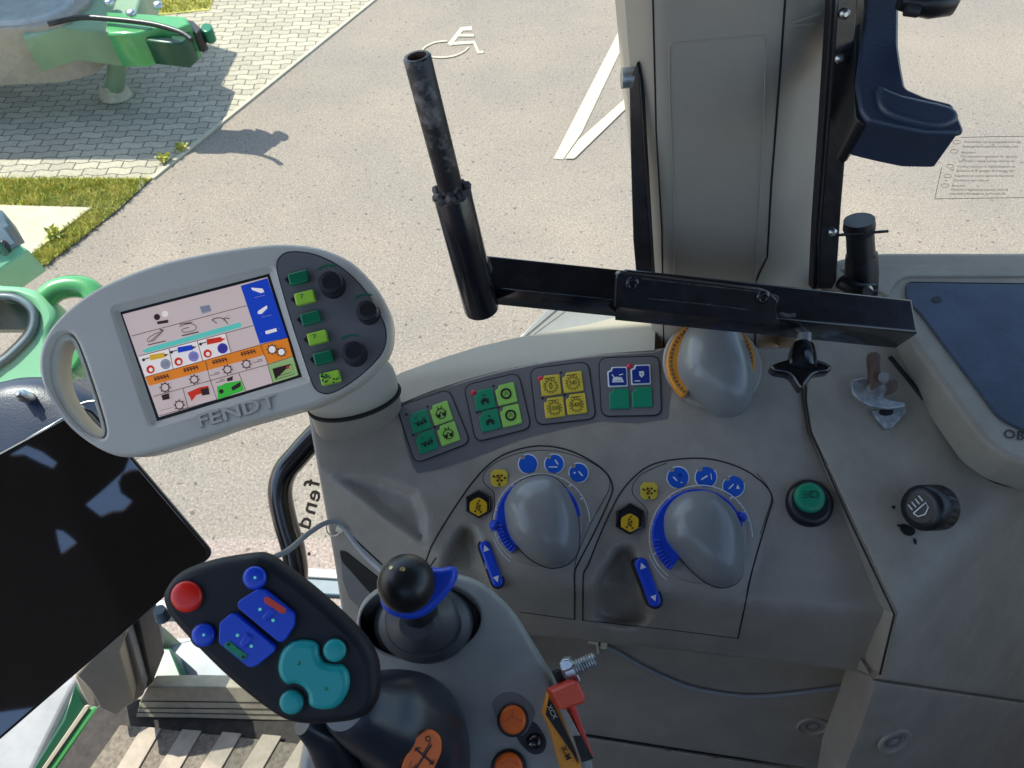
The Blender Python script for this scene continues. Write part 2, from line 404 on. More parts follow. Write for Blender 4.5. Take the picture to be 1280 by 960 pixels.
        vs = [W(px[i], py[i], d[i]) for i in range(len(px))]; fs = []
        tri = [list(f) for f in r[2]]
        hol = [np.array(h) for h in holes]
        for f in tri:
            cx = sum(px[i] for i in f)/3; cy = sum(py[i] for i in f)/3
            if any(inside(np.array([cx]), np.array([cy]), h)[0] for h in holes): continue
            if not inside(np.array([cx]), np.array([cy]), poly)[0]: continue
            a, b, c = [vs[i] for i in f[:3]]; nn = (b-a).cross(c-a)
            fs.append(f if nn.dot(CAM-a) > 0 else f[::-1])
        s.add(vs, fs, m, True)
        if skirt is not None:
            sk = Vector(skirt); cnt = {}
            for f in fs:
                for i in range(len(f)):
                    e = (f[i], f[(i+1) % len(f)]); cnt[e] = cnt.get(e, 0)+1
            bd = [e for e in cnt if (e[1], e[0]) not in cnt]; sv = []; sf = []
            for a, b in bd:
                k = len(sv); sv += [vs[a], vs[b], vs[b]+sk, vs[a]+sk]; sf.append([k+1, k, k+3, k+2])
            s.add(sv, sf, m, False)
        return s
    def text(s, F, body, px, py, size, m, ang=0, z=.0006, align='LEFT', mirror=False, sx=1, bold=0):
        c = bpy.data.curves.new('t', 'FONT'); c.body = body; c.align_x = align; c.align_y = 'CENTER'; c.resolution_u = 2; c.offset = bold
        o = bpy.data.objects.new('t', c); COL.objects.link(o); bpy.context.view_layer.update()
        me = o.evaluated_get(bpy.context.evaluated_depsgraph_get()).to_mesh()
        ca, sa = math.cos(math.radians(ang)), math.sin(math.radians(ang)); vs = []; k = size/.7
        for v in me.vertices:
            x = v.co.x*k*sx*(-1 if mirror else 1); y = -v.co.y*k
            a, b = F.hit(px+x*ca-y*sa, py+x*sa+y*ca, z); vs.append(F.w(a, b, z))
        s.add(vs, [(list(p.vertices)[::-1] if mirror else list(p.vertices)) for p in me.polygons], m)
        bpy.data.objects.remove(o); bpy.data.curves.remove(c); return s
    def build(s, name, parent=None, label=None, cat=None, group=None, kind=None):
        lo = Vector([min(v[i] for v in s.V) for i in range(3)]); hi = Vector([max(v[i] for v in s.V) for i in range(3)])
        o = (lo+hi)/2; o.z = lo.z
        me = bpy.data.meshes.new(name); me.from_pydata([v-o for v in s.V], [], s.F)
        for m in s.mats: me.materials.append(MATS[m])
        me.polygons.foreach_set('material_index', s.M); me.polygons.foreach_set('use_smooth', s.S); me.update(); me.validate()
        ob = bpy.data.objects.new(name, me); COL.objects.link(ob)
        po = Vector((0, 0, 0))
        if parent is not None:
            ob.parent = parent; q = parent
            while q is not None: po += q.location; q = q.parent
        ob.location = o-po; tag(ob, label, cat, group, kind); return ob
def tag(o, label=None, cat=None, group=None, kind=None):
    for k, v in (('label', label), ('category', cat), ('group', group), ('kind', kind)):
        if v: o[k] = v
def thing(name, loc, label, cat, group=None):
    o = bpy.data.objects.new(name, None); COL.objects.link(o); o.location = loc; o.empty_display_size = .05; tag(o, label, cat, group); return o
# ================================================================== GROUND
GR = Fr.__new__(Fr); GR.o = Vector((0, 0, 0)); GR.u = Vector((1, 0, 0)); GR.v = Vector((0, 1, 0)); GR.n = UP
def gp(px, py, z=0): a, b = GR.hit(px, py, z); return (a, b)
b = MB(); b.add([(-60, -60, 0), (60, -60, 0), (60, 60, 0), (-60, 60, 0)], [[0, 1, 2, 3]], 'asphalt'); b.build('asphalt', kind='structure')
def sheet(name, loc_pts, z, m, **k):
    bb = MB(); l = loc_pts if area(loc_pts) > 0 else loc_pts[::-1]
    tr = tessellate_polygon([[Vector((a, c, 0)) for a, c in l]])
    bb.add([(a, c, z) for a, c in l], [t if area([l[i] for i in t]) > 0 else t[::-1] for t in tr], m); return bb.build(name, **k)
pe0, pe1 = gp(468, 0), gp(190, 224)          # kerb line between pavers and asphalt
dx, dy = pe0[0]-pe1[0], pe0[1]-pe1[1]
far = (pe0[0]+dx*3, pe0[1]+dy*3)
sheet('paved_yard', [pe1, pe0, far, (-40, far[1]), (-40, gp(0, 226)[1]), gp(0, 226)], .006, 'pavers', kind='structure')
# kerb of the yard
kd = Vector((dx, dy, 0)).normalized(); kn = Vector((-kd.y, kd.x, 0))
bb = MB(); bb.box(Vector((pe1[0], pe1[1], 0))-kn*.02, kd*9, kn*.03, UP*.014, 'concrete', bev=.004); bb.build('kerb', kind='structure')
# grass strip, concrete slab
gpoly = [gp(-400, 224), gp(190, 224), gp(150, 262), gp(100, 300), gp(60, 330), gp(20, 356), gp(-60, 400), gp(-300, 400)]
sheet('verge', gpoly, .010, 'turf', kind='structure')
sheet('concrete_slab', [gp(-80, 258), gp(116, 263), gp(78, 293), gp(46, 318), gp(0, 345), gp(-80, 390)], .022, 'concrete', kind='structure')
gtop = [gp(285, -60), gp(262, 8), gp(225, 28), gp(190, 38), gp(150, 10), gp(150, -60)]
sheet('lawn', [gp(300, -80), gp(262, 14), gp(205, 20), gp(120, 20), gp(0, 20), gp(0, -80)], .010, 'turf', kind='structure')
def grass(polys, cnt, name, hgt, label):
    V = []; Fc = []; 
    for P, c in zip(polys, cnt):
        P = np.array(P); lo, hi = P.min(0), P.max(0); n = 0
        while n < c:
            q = rng.uniform(lo, hi, (4000, 2)); ok = inside(q[:, 0], q[:, 1], [tuple(p) for p in P]); q = q[ok]
            for x, y in q[:c-n]:
                a = rng.uniform(0, 6.28); h = hgt*rng.uniform(.4, 1.3); w = .004*rng.uniform(.6, 1.6); lx, ly = rng.normal(0, h*.5, 2); k = len(V)
                V += [Vector((x-w*math.cos(a), y-w*math.sin(a), .008)), Vector((x+w*math.cos(a), y+w*math.sin(a), .008)), Vector((x+lx, y+ly, .008+h))]; Fc.append([k, k+1, k+2]); n += 1
    g = MB(); g.add(V, Fc, 'grass_blade'); g.build(name, label=label, cat='grass', kind='stuff')
strip = [gp(0, 226), gp(188, 226), gp(150, 262), gp(100, 302), gp(60, 332), gp(20, 354), gp(0, 352), gp(46, 316), gp(78, 291), gp(116, 262), gp(0, 257)]
grass([strip, [gp(282, -30), gp(262, 12), gp(205, 18), gp(150, 16), gp(150, -30)]], [9000, 5000], 'grass', .03, 'yellowish green grass blades growing on the verge and lawn beside the pavers')
# weeds in the kerb joint: small leafy plants
for i, (x, y, r, lab) in enumerate(((228, 190, .05, 'small green weed growing in the kerb joint beside the pavers, nearer the yard'), (206, 204, .055, 'small green weed at the corner of pavers, grass and asphalt'), (70, 300, .075, 'taller weed standing up from the grass at the edge of the concrete slab'))):
    a, c = gp(x, y); g = MB()
    for k in range(26):
        t = random.uniform(0, 6.28); rr = r*random.uniform(.3, 1); h = r*random.uniform(.2, 1.0); p = Vector((a+random.uniform(-.02, .02), c+random.uniform(-.02, .02), .01)); q = p+Vector((rr*math.cos(t), rr*math.sin(t), h)); w = Vector((-math.sin(t), math.cos(t), 0))*.014
        mdl = (p+q)/2+UP*.02; g.add([p, mdl+w, q, mdl-w], [[0, 1, 2, 3]], 'grass_blade')
    g.build('weed', label=lab, cat='weed', group='weeds along the kerb')
# painted markings
b = MB()
b.poly(GR, [(692, 198), (780, 26), (790, 0), (800, -40), (812, -40), (790, 34), (781, 52), (727, 166), (704, 199)], 'paint', .005)
b.build('parking_line', label='slanting white painted parking line left of the cab pillar', cat='road marking', group='white parking lines on the asphalt')
b = MB(); b.poly(GR, [(706, 198), (718, 198), (787, 131), (880, 41), (880, 30), (787, 118), (722, 176)], 'paint', .009)
b.build('parking_line', label='shorter white painted line meeting the long one in a point', cat='road marking', group='white parking lines on the asphalt')
b = MB(); f2 = lambda x, y: (400+x/2.909, y/2.909)
b.line(GR, [f2(552, 103), f2(515, 105), f2(470, 163)], 5, 'paint', .005)
b.line(GR, [f2(478, 158), f2(560, 153), f2(576, 190), f2(594, 188)], 3.6, 'paint', .006)
b.line(GR, [f2(505, 128), f2(560, 128)], 3.2, 'paint', .007)
b.line(GR, [f2(*p) for p in smooth([(462, 148), (420, 153), (385, 168), (372, 185), (385, 200), (430, 208), (485, 203), (525, 185), (540, 170)], 4, False)], 1.6, 'paint', .008)
b.build('wheelchair_symbol', label='white wheelchair symbol painted on the asphalt of the parking bay', cat='road marking')
# ================================================================== NEIGHBOURING MACHINE (top left)
nm = thing('green_tractor', Vector((*gp(60, 100), 0)), 'green machine parked on the pavers, seen from above at the top left', 'tractor')
F = Fr(120, 20, 4.9, (0, -.15, 1)); F5 = F
b = MB(); b.prism(F, smooth([(-300, -60), (88, -60), (92, -12), (88, 4), (70, 16), (40, 25), (-20, 30), (-300, 42)], 4), -.25, .10, 'fender_white', bev=.03); b.build('bonnet', nm)
b = MB(); b.prism(F, [(-300, 40), (-20, 28), (40, 23), (72, 14), (98, -8), (105, -40), (128, -40), (110, 2), (84, 24), (44, 34), (-300, 52)], -.3, .08, 'cab_grey', bev=.01); b.build('bonnet_trim', nm)
b = MB(); b.prism(F, [(28, 36), (84, 26), (110, 2), (118, -40), (185, -40), (176, 0), (168, 26), (145, 42), (75, 33), (28, 48)], -.18, .05, 'sage', bev=.02); b.build('side_panel', nm)
b = MB(); b.prism(F, [(132, 14), (232, 20), (238, 30), (222, 36), (200, 34), (168, 42), (134, 42)], -.12, .10, 'tractor_green', bev=.015); b.build('arm', nm)
b = MB(); b.prism(F, [(180, 37), (216, 22), (232, 26), (238, 44), (226, 55), (182, 50), (182, 44), (214, 47), (212, 36)], -.1, .06, 'dark_green', bev=.01); b.build('hitch', nm)
b = MB(); b.prism(F, [(228, 22), (242, 26), (252, 36), (246, 42), (232, 36)], -.08, .05, 'black', bev=.01); b.prism(F, circ(258, 34, 7.5, 6), -.05, .03, 'dgreen', bev=.01); b.build('coupler', nm)
b = MB(); b.tube([F5.pt(x, y, .13) for x, y in smooth([(60, 30), (100, 22), (140, 24), (190, 30), (225, 40), (240, 50)], 4, False)], .016, 'black', 8); b.build('hose', nm)
for x, y in ((145, 22), (172, 36), (205, 26)): b = MB(); b.lathe(F5, x, y, [(.03, .09), (.03, .115), (.015, .12)], 'steel', 8); b.build('bolt', nm)
pA = W(152, 44, 4.9); pB = Vector((*gp(146, 122), .05))
b = MB(); b.tube([pA, pA.lerp(pB, .5), pB], [.075, .06, .065], 'sage', 10); b.build('support_leg', nm)
b = MB(); b.tube([pB+UP*.06, pB-UP*.04], [.08, .11], 'sill', 12); b.build('foot', nm)
# big wheel on the left whose shadow lies on the pavers
pc = Vector((-4.3, 4.9, .6))
b = MB(); b.tube([pc, pc+Vector((-.4, 0, 0))], [.6, .6], 'rubber', 40); b.build('tyre', nm)
b = MB(); b.box((-6.3, 5.02, .85), (3.0, 0, 0), (0, 1.5, 0), (0, 0, 1.15), 'tractor_green', bev=.05); b.build('cab_shadow_box', nm)  # unseen box placed to cast the shadow on the pavers
# machine fragment at the left edge
mf = thing('implement', Vector((*gp(-10, 300), 0)), 'grey-green implement corner beside the concrete slab at the left edge', 'implement')
F = Fr(0, 290, 3.2, (.3, -.5, .8))
b = MB(); b.prism(F, [(-60, 255), (2, 262), (14, 283), (8, 286), (22, 304), (10, 312), (-60, 330)], -.2, .0, 'steel_blue', bev=.01); b.build('frame', mf)
b = MB(); b.prism(F, [(-60, 330), (10, 312), (24, 305), (36, 313), (0, 338), (-60, 360)], -.3, -.02, 'mint', bev=.01); b.build('step', mf)
b = MB(); b.prism(F, circ(3, 306, 7), -.02, .03, 'black', bev=.01); b.tube([F.pt(-5, 300, .03), F.pt(8, 318, .03)], .012, 'dark_green', 8); b.build('hose', mf)

# ================================================================== OWN TRACTOR, OUTSIDE: green fender with opening
fe = thing('front_fender', W(20, 430, 1.25), 'light green fender with a dark-rimmed oval opening behind the terminal handle', 'fender')
F = Fr(30, 420, 1.25, (.1, -.5, .85))
z3 = lambda x, y: (x/3, 240+y/3)
hole = smooth([z3(*p) for p in [(-120, 400), (0, 392), (60, 398), (112, 428), (130, 470), (115, 530), (60, 592), (0, 640), (-120, 700)]], 5)
outer = smooth([z3(*p) for p in [(-200, 340), (0, 345), (90, 353), (165, 383), (205, 430), (212, 480), (185, 540), (215, 600), (255, 560), (262, 620), (225, 690), (150, 740), (40, 760), (-200, 800)]], 5)
b = MB(); b.prism(F, outer, -.05, 0, 'mint', bev=.012, holes=[hole]); b.build('panel', fe)
ho = smooth([z3(*p) for p in [(-120, 400), (0, 392), (60, 398), (112, 428), (130, 470), (115, 530), (60, 592), (0, 640), (-120, 700)]], 5)
b = MB(); b.tube([F.pt(x, y, .004) for x, y in ho+ho[:1]], .006, 'steel_blue', 8); b.tube([F.pt(x-1.6, y, .0) for x, y in ho+ho[:1]], .008, 'black', 8); b.build('rim', fe)
b = MB(); b.prism(F, [(-60, 362), (38, 372), (46, 412), (-60, 412)], -.06, -.04, 'dark_green'); b.build('inner_panel', fe)
b = MB(); b.tube([F.pt(x, y, -.01) for x, y in smooth([(58, 372), (72, 362), (92, 358), (112, 362), (124, 378)], 5, False)], .019, 'tractor_green', 12); b.build('grab_bar', fe)
b = MB(); b.prism(F, smooth([(86, 415), (104, 395), (112, 420), (104, 450), (88, 468), (80, 450)], 4), -.04, 0, 'tractor_green', bev=.01); b.build('bracket', fe)
# dark housing in front of the tablet
dh = thing('front_housing', W(40, 520, .8), 'dark grey-blue plastic housing with a small bolt, under the terminal handle', 'housing')
F = Fr(50, 515, .80, (0, -.45, .9))
b = MB(); b.dome(F, smooth([(-120, 560), (-120, 500), (0, 482), (40, 474), (80, 475), (112, 487), (140, 510), (160, 560), (60, 640), (-60, 640)], 5), .035, 'bluegrey', rings=10, p=.25); b.build('shell', dh)
Fb = Fr(27, 494, .755, (0, -.45, .9))
b = MB(); b.lathe(Fb, 27, 494, [(.006, -.02), (.006, .0), (.0035, .001), (.0035, .006), (.002, .007)], 'steel', 12); b.build('bolt', dh)
b = MB(); b.tube([F.pt(x, y, .045) for x, y in smooth([(84, 520), (96, 508), (112, 502), (130, 502)], 5, False)], .0015, 'steel', 8); b.build('cable', dh)
# outside handrail
hr = smooth([(430, 520), (400, 540), (372, 570), (356, 590), (350, 615), (356, 650), (366, 685), (370, 720), (360, 742), (340, 760)], 6, False)
Fh = Fr(365, 640, 1.05, (0, -.75, .66))
b = MB(); b.tube([Fh.pt(x, y) for x, y in hr], .0165, 'black_gloss', 20); b.build('handrail', label='bent black tube handrail outside the window left of the console', cat='handrail')
# ================================================================== CAB SHELL
FLOORZ = 1.5
FL = Fr.__new__(Fr); FL.o = Vector((0, 0, FLOORZ)); FL.u = Vector((1, 0, 0)); FL.v = Vector((0, 1, 0)); FL.n = UP
def fpt(px, py, z=0): return FL.hit(px, py, z)
fl = thing('cab_floor', Vector((-.2, .2, FLOORZ-.1)), 'cab floor with a ribbed rubber mat and black rubber edge', 'floor')
wy = .43
b = MB(); fa, fb = FL.hit(122, 885), FL.hit(66, 968); kf = (-1.0-fa[1])/(fb[1]-fa[1]); b.prism(FL, [fa, (fa[0]+(fb[0]-fa[0])*kf, -1.0), (1.0, -1.0), (1.0, wy), (fa[0]+.02, wy)], -.05, 0, 'floor_black', local=True); b.build('floor_panel', fl)
mz = lambda x, y: (x/5.333, 780+y/5.333)
b = MB()
A0 = FL.hit(*mz(800, 675), .006); A1 = FL.hit(*mz(1280, 725), .006)
base = [mz(800, 675), mz(1000, 690), mz(1280, 722), (330, 925), (420, 935), (470, 1100), (60, 1100), mz(600, 960)]
b.prism(FL, base, .001, .006, 'mat_dark'); b.build('floor_mat', fl)
b = MB()
for i in range(7):
    x0 = 192+i*50-20; top = 908+i*3.2
    # light ribs converging to the upper right
    tl = (x0+6, top); tr = (x0+30, top+2); sl = -.50
    bl = (tl[0]-(1000-tl[1])*.62, 1000); br = (tr[0]-(1000-tr[1])*.58, 1000)
    b.prism(FL, [tl, tr, br, bl], .006, .009, 'mat_light', bev=.001)
b.build('mat_ribs', fl)
# right-hand wall of the cab: post, sill, lower window, green frame
dw = thing('door_frame', Vector((-.4, .42, FLOORZ)), 'beige post and sill with light green edge at the foot of the cab window', 'door frame')
Fs = Fr(270, 895, 1.155, (0, -.8, .6))
b = MB()
b.prism(Fs, [mz(985, 420), mz(1280, 415), (480, 862), (480, 905), mz(1280, 628), mz(905, 622), mz(930, 520)], -.03, 0, 'sill', bev=.002)
b.build('sill', dw)
b = MB()
for (p, q) in ((mz(930, 515), (480, 880)), (mz(925, 560), (480, 888)), (mz(915, 590), (480, 896))):
    b.line(Fs, [p, ((p[0]+q[0])/2, (p[1]+q[1])/2), q], 1.2, 'floor_black', .0008)
b.build('groove', dw)
Fp = Fr(140, 850, 1.05, (.25, -.9, .3))
b = MB(); b.prism(Fp, [mz(520, 330), mz(560, 320), mz(800, 90), mz(790, 300)][:0]+[mz(500, 345), mz(760, 40), mz(850, 60), mz(800, 190), mz(890, 520), mz(775, 615), mz(665, 565), mz(600, 450)], -.12, 0, 'post', bev=.004)
b.build('post', dw)
b = MB(); b.prism(Fr(165, 840, 1.09, (.1, -.9, .35)), [mz(700, 20), mz(850, 40), mz(960, 430), mz(950, 480), mz(885, 530), mz(700, 170)], -.10, 0, 'cab_dark', bev=.003); b.build('post_side', dw)
b = MB(); b.prism(Fr(180, 830, 1.11, (.1, -.9, .35)), [mz(850, -80), mz(920, -60), mz(1015, 395), mz(960, 450)], -.06, 0, 'rubber', bev=.003); b.build('seal', dw)
b = MB(); b.prism(Fr(110, 880, 1.1, (.2, -.8, .5)), [mz(490, 350), mz(545, 310), mz(640, 480), mz(650, 560), mz(585, 540), mz(530, 440)], -.05, 0, 'cream', bev=.003); b.build('hinge_cover', dw)
Fg = Fr(80, 930, 1.16, (.3, -.4, .86))
b = MB(); b.prism(Fg, [mz(590, 560), mz(650, 565), mz(380, 960), (60, 1010), (30, 1010), mz(310, 960)], -.08, 0, 'tractor_green', bev=.003); b.build('green_edge', dw)
b = MB(); b.prism(Fg, [mz(565, 545), mz(592, 560), mz(310, 965), (30, 1010), (22, 1010), mz(280, 960)], -.05, .003, 'cream', bev=.001); b.build('trim', dw)
b = MB(); b.prism(Fg, [mz(500, 400), mz(570, 540), mz(280, 965), (22, 1010), (-5, 1010), mz(220, 960), mz(420, 640)], -.06, -.01, 'dark_green', bev=.003); b.build('inner_edge', dw)
# lower window frame and pane
b = MB(); b.tube([W(*mz(900, -60), 1.17), W(*mz(1020, 385), 1.17), W(480, 855, 1.17)], .004, 'steel_blue', 8); b.build('window_frame', dw)
# white fender surface seen lower left
wf = thing('wheel_fender', W(40, 920, 1.5), 'pale grey fender surface below the tablet with a green lower edge', 'fender')
F = Fr(50, 900, 1.45, (.1, -.3, .95))
b = MB(); b.prism(F, [(-80, 930), mz(500, 340), mz(490, 430), mz(380, 650), mz(220, 980), (0, 1060), (-120, 1060)], -.04, 0, 'fender_white', bev=.01); b.build('panel', wf)
b = MB(); b.prism(F, [mz(490, 430), mz(560, 540), mz(220, 980), mz(180, 1050), mz(120, 1100), mz(380, 650)], -.05, -.012, 'mint', bev=.004); b.build('edge', wf)
# exterior step seen through the window
st = thing('access_step', W(300, 790, 1.8), 'pale blue-grey metal access step outside below the handrail', 'step')
F = Fr(320, 770, 1.75, (0, -.1, 1))
b = MB(); b.prism(F, [(280, 702), (460, 714), (460, 726), (280, 714)], -.03, 0, 'fender_white', bev=.003); b.build('step_edge', st)
b = MB(); b.prism(F, [(280, 716), (460, 728), (460, 746), (270, 734)], -.03, -.004, 'steel_blue', bev=.003); b.build('step_tread', st)
b = MB(); b.prism(F, [(160, 748), (470, 758), (470, 778), (160, 768)], -.05, -.01, 'steel_blue', bev=.003); b.prism(F, [(180, 800), (460, 790), (460, 880), (200, 880)], -.30, -.20, 'steel_blue'); b.build('step_side', st)
b = MB(); b.prism(F, [mz(930, 155), mz(1135, 160), mz(1230, 390), mz(1030, 390)], -.15, .02, 'dark_green', bev=.004); b.build('green_reflection', st)  # dark green block stands in for the reflection in the lower window
b = MB(); b.prism(F, [mz(870, 60), mz(1000, -30), mz(1090, 20), mz(1000, 140), mz(920, 130)], -.12, .0, 'sage', bev=.004); b.prism(F, [mz(1130, 140), mz(1290, 100), (330, 860), mz(1240, 380)], -.15, -.05, 'steel_blue', bev=.004); b.build('pane_reflection', st)  # pale pieces stand in for blue-green reflections in the lower window
# roof, posts and far walls (unseen, added to shade the inside and show in glossy parts)
rf = thing('cab_roof', Vector((-.1, 0, 3.25)), 'dark-lined cab roof overhead, out of the photograph', 'roof')
b = MB()
TN = Vector((.32, -.52, .79)); TB = Fr(130, 700, .66, TN, 1, -.87)
def refl(px, py, z):
    p = TB.pt(px, py); r = ray(px, py).normalized(); n = TB.n; q = r-n*2*r.dot(n); t = (z-p.z)/q.z; return (p.x+q.x*t, p.y+q.y*t)
RFm = Fr.__new__(Fr); RFm.o = Vector((0, 0, 3.31)); RFm.u = Vector((1, 0, 0)); RFm.v = Vector((0, 1, 0)); RFm.n = UP
h1 = [refl(x, y, 3.25) for x, y in ((9, 571), (33, 557), (53, 565), (72, 579), (66, 587), (48, 579), (30, 570))]  # roof openings cut to put sky patches into the tablet reflection
h2 = [refl(x, y, 3.25) for x, y in ((106, 632), (126, 647), (140, 641), (154, 640), (166, 627), (151, 616), (148, 604), (153, 594), (164, 589), (178, 589), (190, 596), (198, 606), (188, 588), (177, 574), (163, 570), (156, 588), (130, 612))]
h3 = [refl(x, y, 3.25) for x, y in ((70, 662), (79, 664), (88, 671), (97, 679), (77, 694), (73, 678))]
b.prism(RFm, [(-1.05, -1.0), (1.15, -1.0), (1.15, 1.02), (-.42, 1.02), (-.42, .912), (-1.05, .912)], -.06, -.052, 'roof_liner', holes=[h1, h2, h3], local=True)  # stepped edge shaped to sun the ledge and shade the deck
b.build('roof_panel', rf)
b = MB(); b.box((-1.0, -1.0, 1.5), (.08, 0, 0), (0, .08, 0), (0, 0, 1.75), 'pillar'); b.build('post', rf)
b = MB(); b.box((1.0, -1.0, 1.5), (.08, 0, 0), (0, .08, 0), (0, 0, 1.75), 'pillar'); b.build('post', rf)
b = MB(); b.box((1.02, -1.0, 1.5), (.05, 0, 0), (0, 1.5, 0), (0, 0, .8), 'pillar'); b.build('rear_wall', rf)
b = MB(); b.box((-1.0, -1.02, 1.45), (2.0, 0, 0), (0, .05, 0), (0, 0, 1.2), 'cab_dark'); b.build('left_light_block', rf)  # unseen panel raised above door height to darken the console faces
b = MB(); b.box((-1.02, -1.0, 1.45), (.05, 0, 0), (0, 1.2, 0), (0, 0, .55), 'cab_dark'); b.build('front_panel', rf)  # unseen panel added to block light from the front
# driver's seat behind the camera
se = thing('driver_seat', Vector((-.05, -.35, FLOORZ)), 'dark fabric driver seat behind the camera', 'seat')
b = MB(); b.box((-.25, -.75, 1.95), (.5, 0, 0), (0, .5, 0), (0, 0, .14), 'black_soft', bev=.04); b.build('cushion', se)
b = MB(); b.box((-.15, -.65, 1.5), (.3, 0, 0), (0, .35, 0), (0, 0, .45), 'black_soft', bev=.02); b.build('pedestal', se)
b = MB(); b.box((.22, -.75, 2.0), (.12, 0, 0), (0, .5, 0), (0, 0, .62), 'black_soft', bev=.04); b.build('backrest', se)

# ================================================================== CONSOLE
T = Pl(W(660, 500, .70), (-.03, -.30, .95))
M = pl3(T.pt(560, 578), T.pt(900, 535), (0, -.87, -.5))
FF = pl3(M.pt(640, 724), M.pt(1117, 770), (0, -.22, -.97))
SS = pl3(M.pt(412, 591), M.pt(545, 690), (-.20, -.40, -.90))
def gau(px, py, cx, cy, rx, ry, rot=0):
    c, s = math.cos(math.radians(rot)), math.sin(math.radians(rot)); x = px-cx; y = py-cy; u = (x*c+y*s)/rx; v = (-x*s+y*c)/ry
    r = np.sqrt(u*u+v*v); t = np.clip((1.25-r)/.5, 0, 1); return t*t*(3-2*t)
SC = [(398, 590), (470, 594), (522, 612), (534, 640), (536, 688), (480, 648), (414, 594)]
REC1 = smooth([(566, 668), (578, 655), (594, 660), (601, 676), (605, 700), (613, 724), (616, 742), (600, 756), (570, 758), (548, 750), (546, 722), (554, 692)], 3)
REC2 = smooth([(757, 700), (768, 684), (784, 680), (796, 690), (800, 710), (806, 735), (814, 758), (812, 778), (790, 786), (758, 782), (738, 768), (738, 738), (746, 715)], 3)
def Dcon(px, py):
    px = np.asarray(px, float); py = np.asarray(py, float)
    d = smax(T.D(px, py), M.D(px, py), .006); d = smax(d, FF.D(px, py), .007); d = smax(d, SS.D(px, py), .003)
    for rp, dep in ((REC1, .021), (REC2, .023)):
        m = (px > 520) & (px < 830) & (py > 640) & (py < 800)
        if np.any(m):
            X = px[m]; Y = py[m]; t = np.clip(np.where(inside(X, Y, rp), dist_poly(X, Y, rp), 0)/13, 0, 1); d = d.copy(); d[m] = d[m]+dep*t*t*(3-2*t)
    m = (px > 395) & (px < 570) & (py > 575) & (py < 710)
    if np.any(m):
        X = px[m]; Y = py[m]; t = np.clip(np.where(inside(X, Y, SC), dist_poly(X, Y, SC), 0)/13, 0, 1); d = d.copy(); d[m] = d[m]+.008*t*t*(3-2*t)
    d = d-.005*gau(px, py, 680, 655, 62, 62)-.005*gau(px, py, 878, 675, 66, 66)
    return d
CON = Surf(Dcon)
con = thing('side_console', Vector((.1, .35, FLOORZ)), 'grey plastic right-hand control console with switch pads, round levers and blue markings', 'console')
left = [(385, 513), (390, 545), (400, 600), (410, 655), (418, 700), (430, 780)]
zb = lambda x, y: (480+x/3.368, 420+y/3.368)
bandtop = [(498, 506), (539, 488), (584, 473.5), (628.5, 461.6), (688, 449.7), (747, 442), (818, 437), (840, 434), (990, 434)]
body = left+[(440, 850), (560, 850), (640, 792), (800, 808), (1100, 842), (1117, 768), (1010, 540), (1004, 500), (990, 434)]+bandtop[::-1][1:]+[(470, 514), (430, 520)]
b = MB(); b.field(body, Dcon, 'cab_grey', step=5, skirt=(0, .03, -.06), er=4, eh=.003); b.build('console_body', con)
# lighter back ledge
PS = pl3(T.pt(498, 504), T.pt(818, 440), (0, 1, .12)); PC = pl3(PS.pt(501, 469), PS.pt(815, 436), (0, 1, -.22))
DL = lambda px, py: smax(PS.D(px, py), PC.D(px, py), .004)-.002
led = [(503, 503)]+[(x, y+.5) for x, y in bandtop[1:7]]+[(820, 395), (770, 396.6), (732.5, 406), (695, 412.5), (657, 420), (646, 422), (599, 433), (554, 447), (501, 466), (480, 480), (482, 506)]
b = MB(); b.field(led, DL, 'cream', step=6, skirt=(0, .01, -.08)); b.build('window_ledge', con)
Fq = Fr(720, 400, .86, (0, -.2, 1))
b = MB(); b.prism(Fq, [(646, 424), (690, 380), (830, 380), (830, 420), (700, 425)], -.02, 0, 'fender_white', bev=.002); b.line(Fq, [(657, 420), (702, 382)], 1, 'black', .001); b.line(Fq, [(664, 419), (712, 384)], 1, 'cab_grey', .001)
b.build('outer_fender', label='pale outer fender corner behind the console ledge under the bracket bar', cat='fender')
# column base ring below the terminal
def on(S, *p, **k): return S.frame(*p, **k)
# seams
seam = MB(); z2 = lambda x, y: (520+x/2.783, 540+y/2.783)
m1 = [z2(*p) for p in smooth([(20, 500), (38, 440), (60, 385), (120, 285), (200, 170), (270, 100), (340, 65), (430, 48), (520, 60), (600, 95), (660, 140), (683, 185), (675, 230), (620, 350), (562, 462), (552, 495), (552, 580), (552, 652)], 4, False)]
m2 = [z2(*p) for p in smooth([(580, 655), (581, 580), (583, 495), (600, 460), (640, 360), (700, 230), (760, 155), (830, 110), (940, 92), (1040, 97), (1140, 130), (1215, 185), (1240, 235), (1225, 290), (1170, 480), (1145, 600), (1120, 718)], 4, False)]
seam.seamline(CON, m1, .0007); seam.seamline(CON, m2, .0007)
seam.seamline(CON, [z2(360, 626), z2(552, 652)], .0004); seam.seamline(CON, [z2(580, 655), z2(900, 690), z2(1120, 718)], .0004)
seam.seamline(CON, [(425, 655), (450, 680), (478, 706)], .0009); seam.seamline(CON, smooth([(545, 697), (536, 712), (534, 730)], 4, False), .0006)
seam.build('seam', con)
zk1 = lambda x, y: (570+x/5.335, 560+y/5.335); zk2 = lambda x, y: (750+x/4.8, 560+y/4.8)
pr = MB()
pr.seamline(CON, [zk1(*p) for p in smooth([(238, 560), (240, 470), (256, 400), (258, 330), (245, 290), (215, 262), (188, 235), (180, 200), (200, 150), (280, 88), (420, 33), (560, 14), (700, 26), (850, 72), (960, 133), (1018, 195), (1026, 250), (1005, 310), (900, 500), (800, 740), (795, 830)], 3, False)], .0003)
pr.build('panel_outline', con); pr = MB()
